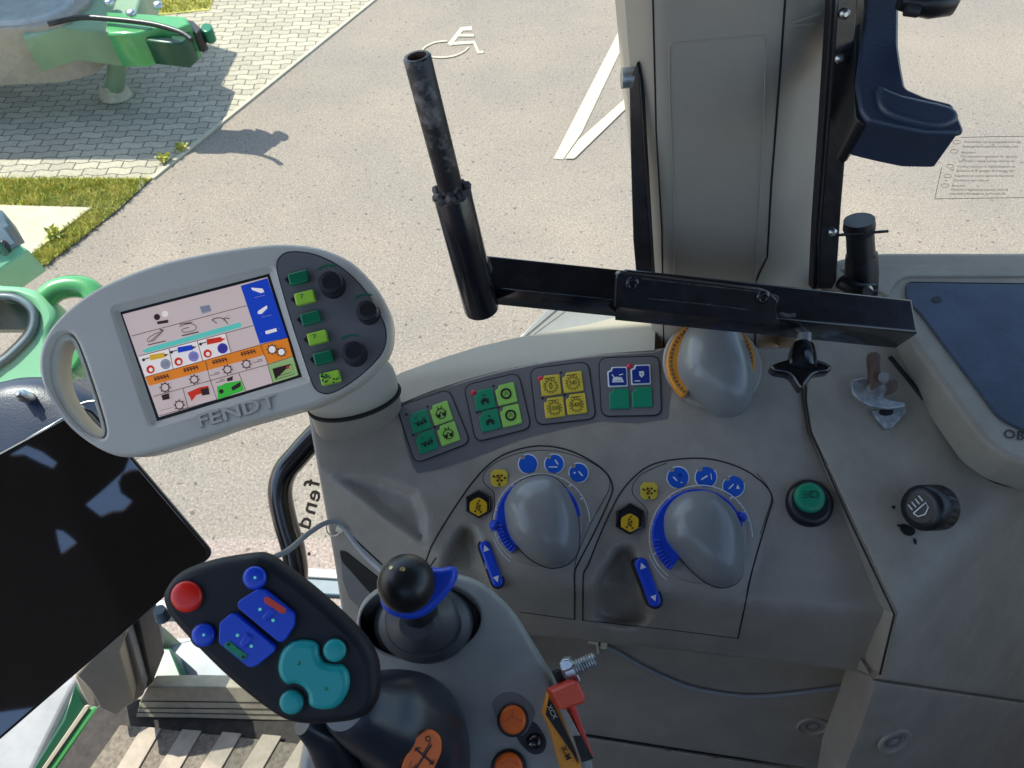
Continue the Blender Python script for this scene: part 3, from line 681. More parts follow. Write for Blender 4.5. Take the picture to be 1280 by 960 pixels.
pr.seamline(CON, [zk2(*p) for p in smooth([(285, 400), (275, 360), (225, 310), (195, 270), (200, 215), (260, 150), (400, 90)], 3, False)], .0003)
pr.build('panel_outline', con); pr = MB()
pr.seamline(CON, [zk2(*p) for p in smooth([(940, 150), (1005, 230), (1030, 300), (1000, 400), (960, 520)], 3, False)], .0003)
pr.build('panel_outline', con)
# dark inlay of the switch row
dkb = [(500, 508), (539, 491), (584, 477), (628, 465), (688, 453), (747, 446), (818, 441), (832, 441), (834, 523), (752, 526), (690, 539), (650, 549), (610, 565), (560, 583), (530, 590), (516, 583)]
b = MB(); b.field(smooth(dkb, 2), lambda x, y: Dcon(x, y)-.0006, 'panel_dark', step=8); b.build('switch_band', con)
# switch pads
pads = [([(496, 509), (561, 486.5), (588, 553), (519, 579.5)], ['green', 'lgreen', 'green', 'lgreen'], [(524.7, 526), (551, 516), (533, 551.7), (560, 541.6)], None),
        ([(580, 482), (648, 466), (664, 535), (595, 552.5)], ['green', 'lgreen', 'green', 'lgreen'], [(605.6, 499), (632.5, 492), (612, 525), (638.4, 519)], (592, 491)),
        ([(662.5, 461), (735, 452), (745, 523), (671, 531.5)], ['yellow']*4, [(688.4, 481), (716, 477), (693, 508.8), (720.5, 504.5)], (675.7, 473.6)),
        ([(748.5, 447.5), (824, 445), (827, 519), (752, 520.5)], ['navy', 'navy', 'green', 'green'], [(772, 470.8), (801, 468), (774, 498), (802.7, 496)], (787, 458))]
lab = ['green and lime key pad nearest the terminal', 'green and lime key pad with a red lamp', 'pad of four yellow gear keys', 'pad with two blue and two plain green keys']
def glyph(b, F, cx, cy, kind, ang, k):
    R = lambda x, y: (cx+x*math.cos(ang)-y*math.sin(ang), cy+x*math.sin(ang)+y*math.cos(ang)); z = .0036
    ln = lambda pts, w=1.1, m='blackink': b.line(F, [R(*p) for p in pts], w, m, z)
    if kind == 'train': 
        ln([(-8, 1), (-4, 2), (-2, 0), (1, 3), (4, 0), (8, 2)], 1.5); b.poly(F, circ(*R(-3, 4), 2), 'blackink', z); b.poly(F, circ(*R(2, 4), 1.8), 'blackink', z); b.poly(F, circ(*R(6, 3), 1.6), 'blackink', z); ln([(-5, -4), (-2, -6)], 1)
        ln([(5, -4), (5, 0), (8, -3)], .8)
    elif kind == 'mix':
        b.poly(F, arcband(*R(0, 1), 5.6, 6.6, 0, 359), 'blackink', z); ln([(-7, 0), (-3, 2), (0, -1), (3, 2), (7, 0)], 1.4); b.poly(F, circ(*R(-3, 3), 2), 'blackink', z); b.poly(F, circ(*R(3, 3), 2), 'blackink', z); ln([(-2, -8), (-1, -4)], 1.2); ln([(3, -8), (2, -4)], 1.2)
    elif kind == 'truck': b.poly(F, [R(-5, 6), R(-4, 0), R(0, -2), R(4, 0), R(5, 6), R(2, 6), R(2, 3), R(-2, 3), R(-2, 6)], 'blackink', z); ln([(-1, -6), (2, -4)], 1.4); ln([(-6, 2), (6, 2)], 1)
    elif kind == 'wheel': b.poly(F, arcband(*R(0, 0), 4.6, 7, 0, 359), 'blackink', z); ln([(-2, 2), (0, -3), (2, 2)], 1.1)
    elif kind[0] == 'g':
        b.poly(F, arcband(*R(0, 1.5), 6.6, 7.2, 0, 359), 'blackink', z)
        for t in range(14): a = t/14*6.283; ln([(8*math.cos(a), 1.5+8*math.sin(a)), (9.2*math.cos(a), 1.5+9.2*math.sin(a))], 1.5)
        b.text(F, kind[1:], *R(0, 1.5), 5.5 if len(kind) > 2 else 8, 'blackink', math.degrees(ang), z, 'CENTER', sx=.8); ln([(-7, -8.5), (6, -8.5)], .8)
    elif kind == 'tank': b.poly(F, [R(-7, 7), R(-6, 2), R(-2, 0), R(5, 1), R(8, 7)], 'white', z); ln([(-7, -3), (-4, 1)], 1.3, 'white'); ln([(2, -2), (7, -3)], 1.1, 'white'); ln([(-4, 5), (5, 5)], .8, 'navy')
    elif kind == 'shield': b.poly(F, [R(-2, -4), R(4, -4), R(4, 1), R(1, 4), R(-2, 1)], 'white', z); ln([(-8, 8), (-1, 8)], 1.2, 'white'); ln([(1, -2), (1, 1)], 1, 'navy')
kinds = [['train', 'mix', 'train', 'mix'], ['truck', 'wheel', 'truck', 'wheel'], ['g0', 'gMIN', 'g1000', 'g540'], ['tank', 'shield', None, None]]
kinds[2] = ['g0', 'g540', 'g1000', 'g540E']
for (c, cols, ks, led_), lb, kk in zip(pads, lab, kinds):
    cx = sum(p[0] for p in c)/4; cy = sum(p[1] for p in c)/4; F = CON.frame(cx, cy, 24); ppx = F.ppm(cx, cy)
    pad = MB(); o = rounded(c, 11); pad.prism(F, o, -.004, .0016, 'panel_dark', bev=.0009)
    pad.tube([F.pt(x, y, .0010) for x, y in o+o[:1]], .0007, 'seam', 6)
    po = pad.build('switch_pad', con, lb)
    u = Vector((c[1][0]-c[0][0], c[1][1]-c[0][1])).normalized(); v = Vector((c[3][0]-c[0][0], c[3][1]-c[0][1])).normalized(); ang = math.atan2(u.y, u.x)
    for (kx, ky), col, g in zip(ks, cols, kk):
        P = lambda a, d_: (kx+u.x*a+v.x*d_, ky+u.y*a+v.y*d_)
        kb = MB(); s_ = 12.4; kp = rounded([P(-s_, -s_+5), P(-s_+4.5, -s_+4), P(-s_+5, -s_), P(s_, -s_), P(s_, s_), P(-s_, s_)], 1.5, 2)
        if col == 'navy':
            kb.prism(F, kp, .001, .0029, 'white', bev=.0004, seg=1); s2 = 10.8
            kb.prism(F, rounded([P(-s2, -s2+5), P(-s2+4.5, -s2+4), P(-s2+5, -s2), P(s2, -s2), P(s2, s2), P(-s2, s2)], 1.5, 2), .002, .0033, col)
        else: kb.prism(F, kp, .001, .0032, col, bev=.0006, seg=2)
        if g: glyph(kb, F, kx, ky, g, ang, 1)
        if not (led_ and (kx, ky) == ks[0]) and g: kb.poly(F, circ(*P(-s_-1, -s_-0.5), 1.6), 'blackink', .0018)
        kb.build('key', po)
    if led_: lm = MB(); lm.dome(F, circ(*led_, 3.6), .0016, 'redled', rings=4, z0=.0016); lm.build('indicator_lamp', po)
# ---- lever modules
knob1 = [(630, 635), (634.7, 618), (647, 603), (664, 595.6), (680.6, 593.7), (693.7, 597.5), (706.8, 609.7), (717, 629), (722.8, 648), (724.6, 668.7), (722.8, 689), (714, 702.5), (699, 709.4), (682.5, 709), (663.7, 699.6), (650.6, 687.5), (635.6, 667)]
knob2 = [(829, 660), (830, 643), (837.5, 628.8), (852, 617), (871, 613), (887.5, 614), (902, 622.5), (916.7, 637), (926, 658), (929.6, 683), (929.6, 706), (925, 724.6), (912.5, 733), (896, 734), (877, 724.6), (860, 709), (846, 693), (833, 676.7)]
def shrink(pts, k, c=None, dx=0, dy=0):
    cx = sum(p[0] for p in pts)/len(pts) if not c else c[0]; cy = sum(p[1] for p in pts)/len(pts) if not c else c[1]
    return [(cx+(x-cx)*k+dx, cy+(y-cy)*k+dy) for x, y in pts]
def egg(b, F, pts, h, m, apex, tail=.3):
    """knob whose flank rises steeply, crown rounded and higher toward the tail"""
    l = smooth(pts, 3); ll = [F.hit(*q, .006) for q in l]
    if area(ll) < 0: ll = ll[::-1]
    n = len(ll); cx = sum(q[0] for q in ll)/n; cy = sum(q[1] for q in ll)/n; ax, ay = F.hit(*apex, h*.8); R = 16; vs = []; fs = []
    for k in range(R):
        t = k/(R-1)*.985*math.pi/2; sc_ = math.cos(t)**.9; z = h*math.sin(t)
        mx = ax*(1-sc_)+cx*sc_; my = ay*(1-sc_)+cy*sc_; kk = 1.0 if k else 1.0
        vs += [F.w(mx+(a-cx)*sc_*kk, my+(q-cy)*sc_*kk, z+.004-(0.012 if k == 0 else 0)) for a, q in ll]
    vs.append(F.w(ax, ay, h+.004))
    for k in range(R-1):
        for i in range(n): j = (i+1) % n; fs.append([k*n+i, k*n+j, (k+1)*n+j, (k+1)*n+i])
    for i in range(n): fs.append([(R-1)*n+i, (R-1)*n+(i+1) % n, len(vs)-1])
    b.add(vs, fs, m, True)
mods = [dict(k=knob1, c=(677, 652), r=60, rc=(673, 650), rr=53, apex=(680, 655), hexo=(598, 630), hexr=18, hexi=(598, 634), flower=(624, 597.5), dots=[(660, 580, 11.5), (692.8, 579.7, 11.5), (723.3, 591, 11.5)], rk=((606, 683), (622, 727)), a=(232, 5), lb='left round lever knob with blue ring', w=15),
        dict(k=knob2, c=(876, 671), r=64.5, rc=(873, 668), rr=57, apex=(882, 672), hexo=(788, 648.5), hexr=20, hexi=(787.5, 654), flower=(811.5, 613.7), dots=[(847.5, 597, 13), (882.5, 596.5, 13), (917, 608, 13)], rk=((802, 705), (819, 751)), a=(232, 10), lb='right round lever knob with blue ring', w=17)]
def mframe(px, py, lift=0):
    f = Fr.__new__(Fr); f.o = M.pt(px, py)+M.n*lift; f.n = M.n; f.u = Vector((1, 0, 0)); f.v = Vector((0, 1, 0)); p = Fr.pt(f, px+5, py); f.u = (p-f.o).normalized(); f.v = f.n.cross(f.u); return f
for mi_, md in enumerate(mods):
    cx, cy = md['c']; F = mframe(cx, cy, .003); r = md['r']
    vm = MB()   # valve module base plate ring
    rcx, rcy = md['rc']
    vm.lathe(F, rcx, rcy, [(r*.93*F.ppm(cx, cy), -.006), (r*.93*F.ppm(cx, cy), .0020), (r*.90*F.ppm(cx, cy), .003), (.01, .003)], 'cab_grey', 48)
    vo = vm.build('lever_module', con)
    rb = MB(); rr = md['rr']; a0, a1 = md['a']
    rb.prism(F, arcband(rcx, rcy, rr*.55, rr, a0, a1, 44), .002, .008, 'blue', bev=.0008, seg=1)
    for t in range(9):
        a = math.radians(a0-2-t*5.2); p0 = (rcx+math.cos(a)*rr*.86, rcy-math.sin(a)*rr*.86); p1 = (rcx+math.cos(a)*rr*1.0, rcy-math.sin(a)*rr*1.0)
        rb.tube([F.pt(*p0, .0085), F.pt(*p1, .0078)], .0012, 'blue', 6)
    px_, py_ = (rcx+math.cos(math.radians(a0-45))*rr*1.04, rcy-math.sin(math.radians(a0-45))*rr*1.04) if mi_ == 0 else (rcx+math.cos(math.radians(22))*rr*1.0, rcy-math.sin(math.radians(22))*rr*1.0)
    rb.dome(F, circ(px_, py_, 7, 7), .009, 'blue', rings=6, z0=.003)
    rb.build('knob_ring', vo)
    kb = MB(); egg(kb, F, md['k'], .031, 'knob_grey', md['apex']); kl = smooth(md['k'], 3); kb.tube([F.pt(x, y, .0055) for x, y in kl+kl[:1]], .0007, 'seam', 6); kb.build('lever_knob', vo, md['lb'])  # thin dark ring painted in for the shadow gap round the foot
    ar = MB(); ar.line(F, circ(cx, cy, r, n=60, a0=215, a1=0), 1.1, 'white', .0036)
    for t in range(10, 210, 8): a = math.radians(t); ar.line(F, [(cx+math.cos(a)*r*.965, cy-math.sin(a)*r*.965), (cx+math.cos(a)*r*.99, cy-math.sin(a)*r*.99)], .5, 'white', .0037); 
    for t in (200, 165, 128, 52, 30): 
        a = math.radians(t); ar.poly(F, rect(cx+math.cos(a)*r*.955, cy-math.sin(a)*r*.955, 4, 1.6, -t), 'white', .0038)
    ar.line(F, circ(cx, cy, r*1.0, n=10, a0=212, a1=196), 1.0, 'white', .0038)
    bx = cx-r*.72 if mi_ == 0 else cx-r*.66; by = cy+r*.45 if mi_ == 0 else cy+r*.60
    ar.line(F, rounded(rect(cx-r*.79 if mi_ == 0 else cx-r*.74, cy+r*.50 if mi_ == 0 else cy+r*.60, 20, 6, 58), 3)+[], .8, 'white', .0039) if False else None
    ar.line(F, circ(cx, cy, r*1.06, n=16, a0=232, a1=198), .8, 'white', .0030); ar.line(F, circ(cx, cy, r*.985, n=16, a0=230, a1=200), .8, 'white', .0034)
    ar.build('scale_arc', vo)
    # coloured round symbols
    for j, (x, y, q) in enumerate(md['dots']):
        s = MB(); f = CON.frame(x, y, 10); s.prism(f, circ(x, y, q+1.4), -.001, .0007, 'white'); 
        s.prism(f, [p for p in circ(x, y, q, n=26)], 0, .0012, 'blue_label')
        nt = (x-q*.55, y-q*.75); s.prism(f, circ(nt[0], nt[1], 2.8, n=10), 0, .0014, 'cab_grey'); 
        if not (mi_ == 0 and j == 0):
            if mi_ == 0 and j == 1: s.line(f, [(x+1, y-5), (x+5, y+1)], 1.6, 'white', .0017); s.line(f, [(x-7, y+4), (x+4, y+4)], 1.2, 'white', .0017)
            elif mi_ == 0: s.line(f, [(x, y-2), (x+5, y+4)], 1.6, 'white', .0017); s.poly(f, circ(x-5, y, 1.3), 'white', .0017)
            elif j == 0: s.line(f, [(x-6, y-1), (x-1, y+4)], 1.6, 'white', .0017); s.line(f, [(x+3, y+6), (x+6, y+6)], 1, 'white', .0017); s.poly(f, circ(x+3, y-3, 2.2), 'navy', .0017)
            elif j == 1: s.line(f, [(x-6, y+3), (x+2, y-2)], 1.8, 'white', .0017); s.line(f, [(x+6, y-5), (x+7, y+3)], 1, 'white', .0017)
            else: s.line(f, [(x-6, y+3), (x, y-3)], 1.6, 'white', .0017); s.poly(f, [(x+3, y+3), (x+5, y-3), (x+8, y+3)], 'white', .0017)
        s.build('round_symbol', vo)
    x, y = md['flower']; f = CON.frame(x, y, 10); s = MB()
    s.prism(f, [(x+12.5*(1 if k % 3 else .84)*math.cos(k*math.pi/6*1.0), y+12.5*(1 if k % 3 else .84)*math.sin(k*math.pi/6)) for k in range(12)], 0, .0012, 'yellow', bev=.0003, seg=1)
    for dx_, dy_ in ((-7, -2), (-2, -3), (3, -3), (7, 0), (-2, 3), (3, 3), (0, 8), (0, 0)): s.poly(f, circ(x+dx_, y+dy_, 1.5, n=8), 'blackink', .0015)
    s.line(f, [(x-6, y-1), (x-2, y-1)], .9, 'blackink', .0016); s.line(f, [(x, y-4), (x, y+5)], .8, 'red', .0017)
    s.build('gear_symbol', vo)
    x, y = md['hexo']; R = md['hexr']; f = mframe(x, y, .001); hx = MB(); H = lambda cx_, cy_, r_: [(cx_+r_*math.sin(k*math.pi/3), cy_-r_*math.cos(k*math.pi/3)) for k in range(6)]
    hx.prism(f, H(x, y, R), -.002, .0030, 'black', bev=.0008, seg=1, holes=[H(x, y, R*.84)]); hx.prism(f, H(x, y, R*.84), -.002, .0006, 'black_soft'); hx.build('hex_frame', vo)
    xi, yi = md['hexi']; hb = MB(); hb.prism(f, rounded(H(xi, yi, 13), 3, 2), 0, .0022, 'amber', bev=.0008)
    for dx_, dy_ in ((-1, -5), (2, -2), (-2, 0), (1, 3), (-4, 5), (3, 6), (1, -8)): hb.poly(f, circ(xi+dx_, yi+dy_, 1.3, n=8), 'blackink', .0026)
    hb.line(f, [(xi-3, yi-4), (xi+2, yi), (xi-3, yi+3)], .9, 'blackink', .0027); hb.build('hex_button', vo)
    (xa, ya), (xb, yb) = md['rk']; w = md['w']; f = mframe((xa+xb)/2, (ya+yb)/2, -.002)
    t = Vector((xb-xa, yb-ya)).normalized(); nn = Vector((-t.y, t.x)); cap = []
    th = math.degrees(math.atan2(t.y, t.x))
    capsule = lambda w_: [(xa+math.cos(math.radians(th+90+k*18))*w_/2, ya+math.sin(math.radians(th+90+k*18))*w_/2) for k in range(11)]+[(xb+math.cos(math.radians(th-90+k*18))*w_/2, yb+math.sin(math.radians(th-90+k*18))*w_/2) for k in range(11)]
    rs = MB(); rs.prism(f, capsule(w+4), -.012, .001, 'black', bev=.0008); rs.build('rocker_frame', vo)
    rk = MB(); rk.prism(f, capsule(w-1), .0, .0055, 'blue', bev=.0022, seg=3)
    for (qx, qy), sg in (((xa+t.x*3, ya+t.y*3), -1), ((xb-t.x*4, yb-t.y*4), 1)):
        tip = (qx+t.x*5*sg, qy+t.y*5*sg); bs = (qx-t.x*3*sg, qy-t.y*3*sg)
        rk.poly(f, [tip, (bs[0]+nn.x*4, bs[1]+nn.y*4), (bs[0]-nn.x*4, bs[1]-nn.y*4)], 'white', .006)
    rk.build('rocker_switch', vo)
# ---- orange-ringed knob below the pillar
F = CON.frame(892, 468, 20); F.o = F.o+F.n*.002
kb = MB(); ko = [(848, 470), (846, 452), (850, 430), (862, 408), (885, 392), (912, 394), (923, 412), (933, 438), (940, 465), (941, 492), (934, 510), (916, 517.5), (896, 515), (874, 500), (858, 487)]
lo = MB(); lo.lathe(F, 890, 455, [(.045, -.004), (.045, .001), (.043, .002), (.01, .002)], 'cab_grey', 40); tk = lo.build('throttle_base', con)
egg(kb, F, ko, .034, 'knob_grey', (893, 452)); kb.build('lever_knob', tk, 'big grey knob with an orange scale under the pillar')
rb = MB(); rb.prism(F, arcband(889, 452, 40, 55, -12, 232, 44), .001, .008, 'orange3', bev=.0008, seg=1)
for t in range(42):
    a = math.radians(-18+t*6.0); p = (889+math.cos(a)*50, 452-math.sin(a)*50); rb.poly(F, circ(*p, 2.0, n=6), 'bronze', .0084)
rb.build('knob_ring', tk)
# ---- green push button
F = CON.frame(1013, 625, 16)
b = MB(); b.lathe(F, 1013, 629, [(.0205, -.01), (.0205, .003), (.019, .007), (.0145, .0085), (.014, .0085)], 'black', 36, z=.004); pb = b.build('button_base', con)
b = MB(); b.lathe(F, 1013, 622, [(.0128, .004), (.0128, .012), (.0115, .0135), (.008, .014)], 'green', 36, z=.012)
Fz = Fr.__new__(Fr); Fz.o = F.o+F.n*.0142; Fz.u = F.u; Fz.v = F.v; Fz.n = F.n
b.line(Fz, rounded(rect(1017, 618, 11, 7, 0), 2)+[(1012, 616)], 1, 'blackink', .0002); b.line(Fz, [(1004, 615), (1010, 615)], 1, 'blackink', .0002); b.line(Fz, [(1004, 618.5), (1010, 618.5)], 1, 'blackink', .0003); b.line(Fz, [(1004, 622), (1010, 622)], 1, 'blackink', .0004); b.line(Fz, [(1015, 615), (1015, 622)], 1, 'blackink', .0005)
b.build('push_button', con, 'round green push button with a lamp symbol')
# black slot and pocket on the left flank
b = MB(); f = CON.frame(450, 722, 14)
b.prism(f, rounded([(424, 688), (432, 690), (472, 722), (474, 748), (462, 742), (426, 700)], 3), -.01, .0012, 'black', bev=.0005); b.build('slot', con)
b = MB(); b.prism(f, [(426, 702), (470, 748), (452, 764), (436, 748), (428, 726)], -.004, .0012, 'cab_dark', bev=.0006); b.build('slot_cover', con)
# cable tie fixed on the flank
b = MB(); f = CON.frame(420, 660, 8); ring = circ(417, 660, 9, 10); b.tube([f.pt(x, y, .004) for x, y in ring+ring[:1]], .0007, 'tie', 6); b.prism(f, rect(424, 663, 9, 6, 20), .0, .006, 'tie', bev=.001)
b.build('cable_tie', label='small cream cable tie around the grey cable on the console flank', cat='cable tie')
# ---- lower panel under the console lip
LP = Pl(FF.pt(900, 830)+Vector((0, .045, 0)), FF.n); L2 = Pl(LP.pt(900, 945)+Vector((0, -.012, 0)), FF.n+Vector((0, 0, .6)))
DLp = lambda px, py: LP.D(px, py)
lp = thing('lower_panel', LP.pt(860, 900), 'dark grey lower side panel below the console lip with a recessed bolt', 'panel')
b = MB(); b.field([(560, 740), (640, 760), (1108, 800), (1100, 846), (1074, 905), (1046, 968), (1040, 1010), (560, 1010)], DLp, 'cab_grey', step=12, skirt=(0, .05, 0)); b.build('panel', lp)
LS = Surf(DLp)
b = MB(); b.field([(700, 918), (735, 921), (870, 942), (1003, 962), (1003, 1010), (700, 1010)], lambda x, y: LP.D(x, y)-.010-.0006*(y-930)/10, 'cab_grey', step=10, skirt=(0, .02, .0), er=5, eh=.006)
b.build('kick_strip', lp)
b = MB(); b.seamline(LS, [(700, 915), (735, 918), (870, 939), (1003, 959)], .0012, lift=.001); b.build('gap', lp)
def bolthole(S, x, y, par, k=1):
    f = S.frame(x, y, 12); b = MB()
    b.lathe(f, x, y, [(.0175*k, -.001), (.0175*k, .0014), (.0155*k, .0020), (.0135*k, .0012), (.0125*k, -.004), (.004, -.004)], 'cab_grey', 32, sy=.95); ro = b.build('bolt_recess', par)
    b = MB(); b.lathe(f, x, y, [(.0095*k, -.004), (.0095*k, -.001), (.008*k, .0002), (.005*k, .0002), (.0045*k, -.002)], 'cab_dark', 24); b.build('bolt', ro)
bolthole(LS, 1016, 908, lp)
# ---- rear console (right of the seam)
T2 = Pl(M.pt(1060, 560)+Vector((0, 0, .004)), (.02, -.36, .93)); F2 = pl3(T2.pt(1128, 770), T2.pt(1250, 640), (.16, -.35, -.92)); F3 = pl3(T2.pt(1000, 780), T2.pt(1280, 800), (0, -.25, -.97))
def Drc(px, py): return smax(smax(T2.D(px, py), F2.D(px, py), .03), F3.D(px, py), .02)-.003
RC = Surf(Drc)
rc = thing('rear_console', RC.pt(1180, 700)-UP*.3, 'warm grey rear side console right of the seam with a rotary switch', 'console')
rpoly = [(985, 395), (1012, 430), (1007, 500), (1013, 538), (1120, 766), (1104, 842), (1093, 848), (1280, 876), (1400, 890), (1400, 560), (1280, 600), (1180, 500), (1110, 395)]
b = MB(); b.field(rpoly, Drc, 'cab_warm', step=7, skirt=(0, .03, -.05), er=4, eh=.003); b.build('body', rc)
b = MB(); b.field([(1092, 851), (1280, 879), (1400, 893), (1400, 1020), (1040, 1020), (1050, 968), (1075, 905)], lambda x, y: Drc(x, y)+.002, 'cab_grey', step=10, skirt=(0, .04, -.02), er=4, eh=.003); b.build('lower_cover', rc)
bolthole(Surf(lambda x, y: Drc(x, y)+.002), 1118, 927, rc, .95)
# main seam: thin dark tube stands in for the shaded gap
b = MB(); b.seamline(Surf(lambda x, y: np.minimum(Drc(x, y), Dcon(x, y))+.001), [(1006, 440), (1007, 500), (1013, 540), (1062, 650), (1118, 768), (1100, 843)], .0009); b.build('shadow_gap', rc)
b = MB(); b.seamline(LS, [(1100, 846), (1074, 905), (1046, 968)], .0028); b.build('panel_gap', lp)
# deck with blue tray
dk = thing('rear_deck', RC.pt(1220, 560), 'raised pale deck at the right edge with a dark blue tray mat', 'deck')
FD = Fr(1180, 420, .69, (.03, -.14, .99)); zr = lambda x, y: (800+x/2.667, 300+y/2.667)
dko = [(1040, 345), (1046, 322), (1100, 314), (1500, 314), (1500, 640), (1300, 585), (1262, 573), (1230, 550), (1128, 410), (1110, 392)]
b = MB(); b.prism(FD, rounded(dko, 8), -.036, 0, 'cab_warm', bev=.006, seg=4); b.build('deck_body', dk)
b = MB(); b.seamline(RC, smooth([(1112, 446), (1140, 480), (1170, 519), (1202, 565), (1218, 585), (1246, 602), (1290, 610)], 4, False), .0024); b.build('gap', dk)
b = MB(); b.prism(FD, rounded([(1050, 335), (1060, 330), (1500, 334), (1500, 345), (1133, 345), (1120, 352), (1110, 370)], 4), -.01, .002, 'cab_warm', bev=.001)
b.build('rear_rim', dk)
tro = rounded([(1133, 353), (1500, 358), (1500, 600), (1285, 540), (1250, 523), (1150, 390), (1133, 375)], [8, 8, 8, 14, 14, 10, 10])
b = MB(); b.prism(FD, tro, -.002, .0025, 'tray', bev=.001); b.tube([FD.pt(x, y, .001) for x, y in tro+tro[:1]], .0009, 'seam', 6); b.build('tray_mat', dk)
b = MB(); b.prism(FD, circ(1171, 374, 7, 4.5), .0, .003, 'black', bev=.0005); b.build('hole', dk)
b = MB(); b.text(FD, 'OB', 1254, 542, 11, 'blackink', 8, .0008, sx=1.25, bold=.01); b.build('lettering', dk)
# rotary light switch
rs = thing('rotary_switch', RC.pt(1147, 640), 'black knurled rotary light switch with a white lamp symbol in a worn hole', 'switch')
f = RC.frame(1147, 640, 14); ax = (Vector((-.55, -.25, .35))).normalized()
c0 = RC.pt(1150, 640, .004); ctr = c0+f.n*.014
Fx = Fr.__new__(Fr); Fx.o = ctr; Fx.n = (-Vector((1, 0, 0))*.80+f.n*.42+Vector((0, -.12, 0))).normalized(); Fx.u = UP.cross(Fx.n).normalized(); Fx.v = Fx.n.cross(Fx.u)
b = MB(); b.lathe(Fx, 0, 0, [(.0190, -.009), (.0190, .0), (.019, .0035), (.018, .004)], 'black', 44, local=(0, 0), rib=.05); b.build('knurled_body', rs)
b = MB(); b.lathe(Fx, 0, 0, [(.0188, .003), (.0188, .012), (.0172, .0152), (.012, .0158)], 'black', 36, local=(0, 0)); b.build('cap', rs)
b = MB(); Fs2 = Fr.__new__(Fr); Fs2.o = Fx.o+Fx.n*.0162; Fs2.u = Fx.u; Fs2.v = Fx.v; Fs2.n = Fx.n
q = lambda x, y: Fs2.w(x*.0012, y*.0012, 0)
b.tube([q(*p) for p in [(0, -6), (3.5, -5), (5.5, 0), (3.5, 5), (0, 6), (0, -6)]], .0006, 'white', 6)
for yy in (-5, -1.7, 1.7, 5): b.tube([q(-6.5, yy), q(-2, yy)], .0006, 'white', 6)
b.build('lamp_symbol', rs)
b = MB(); b.spoly(RC, smooth([(1124, 657), (1131, 655), (1142, 660), (1144, 666), (1138, 670), (1129, 667)], 3), 'seam', .0008); b.spoly(RC, smooth([(1142, 672), (1146, 676), (1145, 681), (1142, 678)], 2), 'seam', .0008); b.spoly(RC, circ(1117, 634, 2.2), 'seam', .0008); b.spoly(RC, circ(1123, 657, 2.0, 1.5), 'seam', .0012)
b.build('worn_hole', rs)
# zinc bracket with wing nut
wn = thing('wing_nut_bracket', RC.pt(1100, 500), 'small zinc bracket with a rusty brown wing nut below the bar end', 'bracket')
f = RC.frame(1100, 500, 12); f.o = f.o+f.n*.001
b = MB(); b.prism(f, [(1090, 514), (1108, 508), (1133, 507), (1134, 514), (1116, 534), (1107, 536)], 0, .004, 'zinc', bev=.0008); b.prism(f, circ(1108, 515, 9, 4.5), .004, .0046, 'black'); b.build('foot_plate', wn)
b = MB(); b.prism(f, rounded([(1064, 475), (1083, 471), (1096, 488), (1112, 500), (1132, 503), (1132, 508), (1112, 511), (1090, 508), (1074, 500), (1066, 490)], 4), .006, .010, 'zinc', bev=.001); b.build('slotted_plate', wn)
b = MB(); b.tube([f.pt(1093, 489, .008), f.pt(1096, 486, .016)], [.0085, .0075], 'zinc', 20); b.build('washer', wn)
b = MB(); b.prism(Fr(1100, 478, (RC.pt(1100, 478, .02)-CAM).dot(-ZA), (0, -.7, .7)), smooth([(1088, 490), (1090, 470), (1088, 452), (1090, 443), (1097, 440), (1102, 446), (1101, 460), (1104, 470), (1112, 474), (1122, 476), (1123, 486), (1114, 493), (1100, 495)], 3), -.006, .002, 'rust', bev=.0015); b.build('wing_nut', wn)
dwn = (RC.pt(1104, 474)-CAM).dot(-ZA); b = MB(); b.tube([W(1104, 475, dwn-.016), W(1104.5, 471, dwn-.030)], [.0046, .0043], 'bolt_steel', 14); b.build('bolt', wn)
# ================================================================== grey cable along the lower panel
cb = [(640, 788), (664, 789), (700, 794), (731, 800), (766, 812), (800, 832), (838, 850), (866, 860), (897, 866), (930, 870), (956, 870), (990, 867), (1014, 864), (1040, 861), (1061, 857), (1078, 850), (1090, 843), (1100, 838), (1106, 834)]
b = MB(); pts = []
for i, (x, y) in enumerate(smooth(cb, 3, False)): pts.append(W(x, y, float(LP.D(np.array(x), np.array(y)))-.004))
b.tube(pts, .0024, 'cable', 12); b.build('cable', label='grey cable sagging along the lower panel under the console lip', cat='cable')
b = MB(); f = LS.frame(744, 805, 8); b.prism(f, rect(742, 803, 13, 6, 15), .004, .011, 'tie', bev=.001); b.prism(f, rect(755, 808, 8, 8, 5), .003, .009, 'tie', bev=.001); b.prism(f, rect(747, 812, 3, 12, -5), .003, .006, 'tie', bev=.0005)
b.build('cable_clip', label='cream cable clip holding the grey cable beside the lever console', cat='cable clip')
c2 = smooth([(310, 715, .50), (335, 700, .52), (360, 688, .55), (384, 668, .60), (404, 655, .625), (418, 652, .635), (430, 660, .635), (446, 682, .625), (462, 700, .615), (482, 718, .60), (500, 735, .585)], 5, False)
b = MB(); b.tube([W(*p) for p in c2], .0021, 'cable', 12); b.build('cable', label='thin grey cable looping from the joystick head past the handrail to the console', cat='cable')
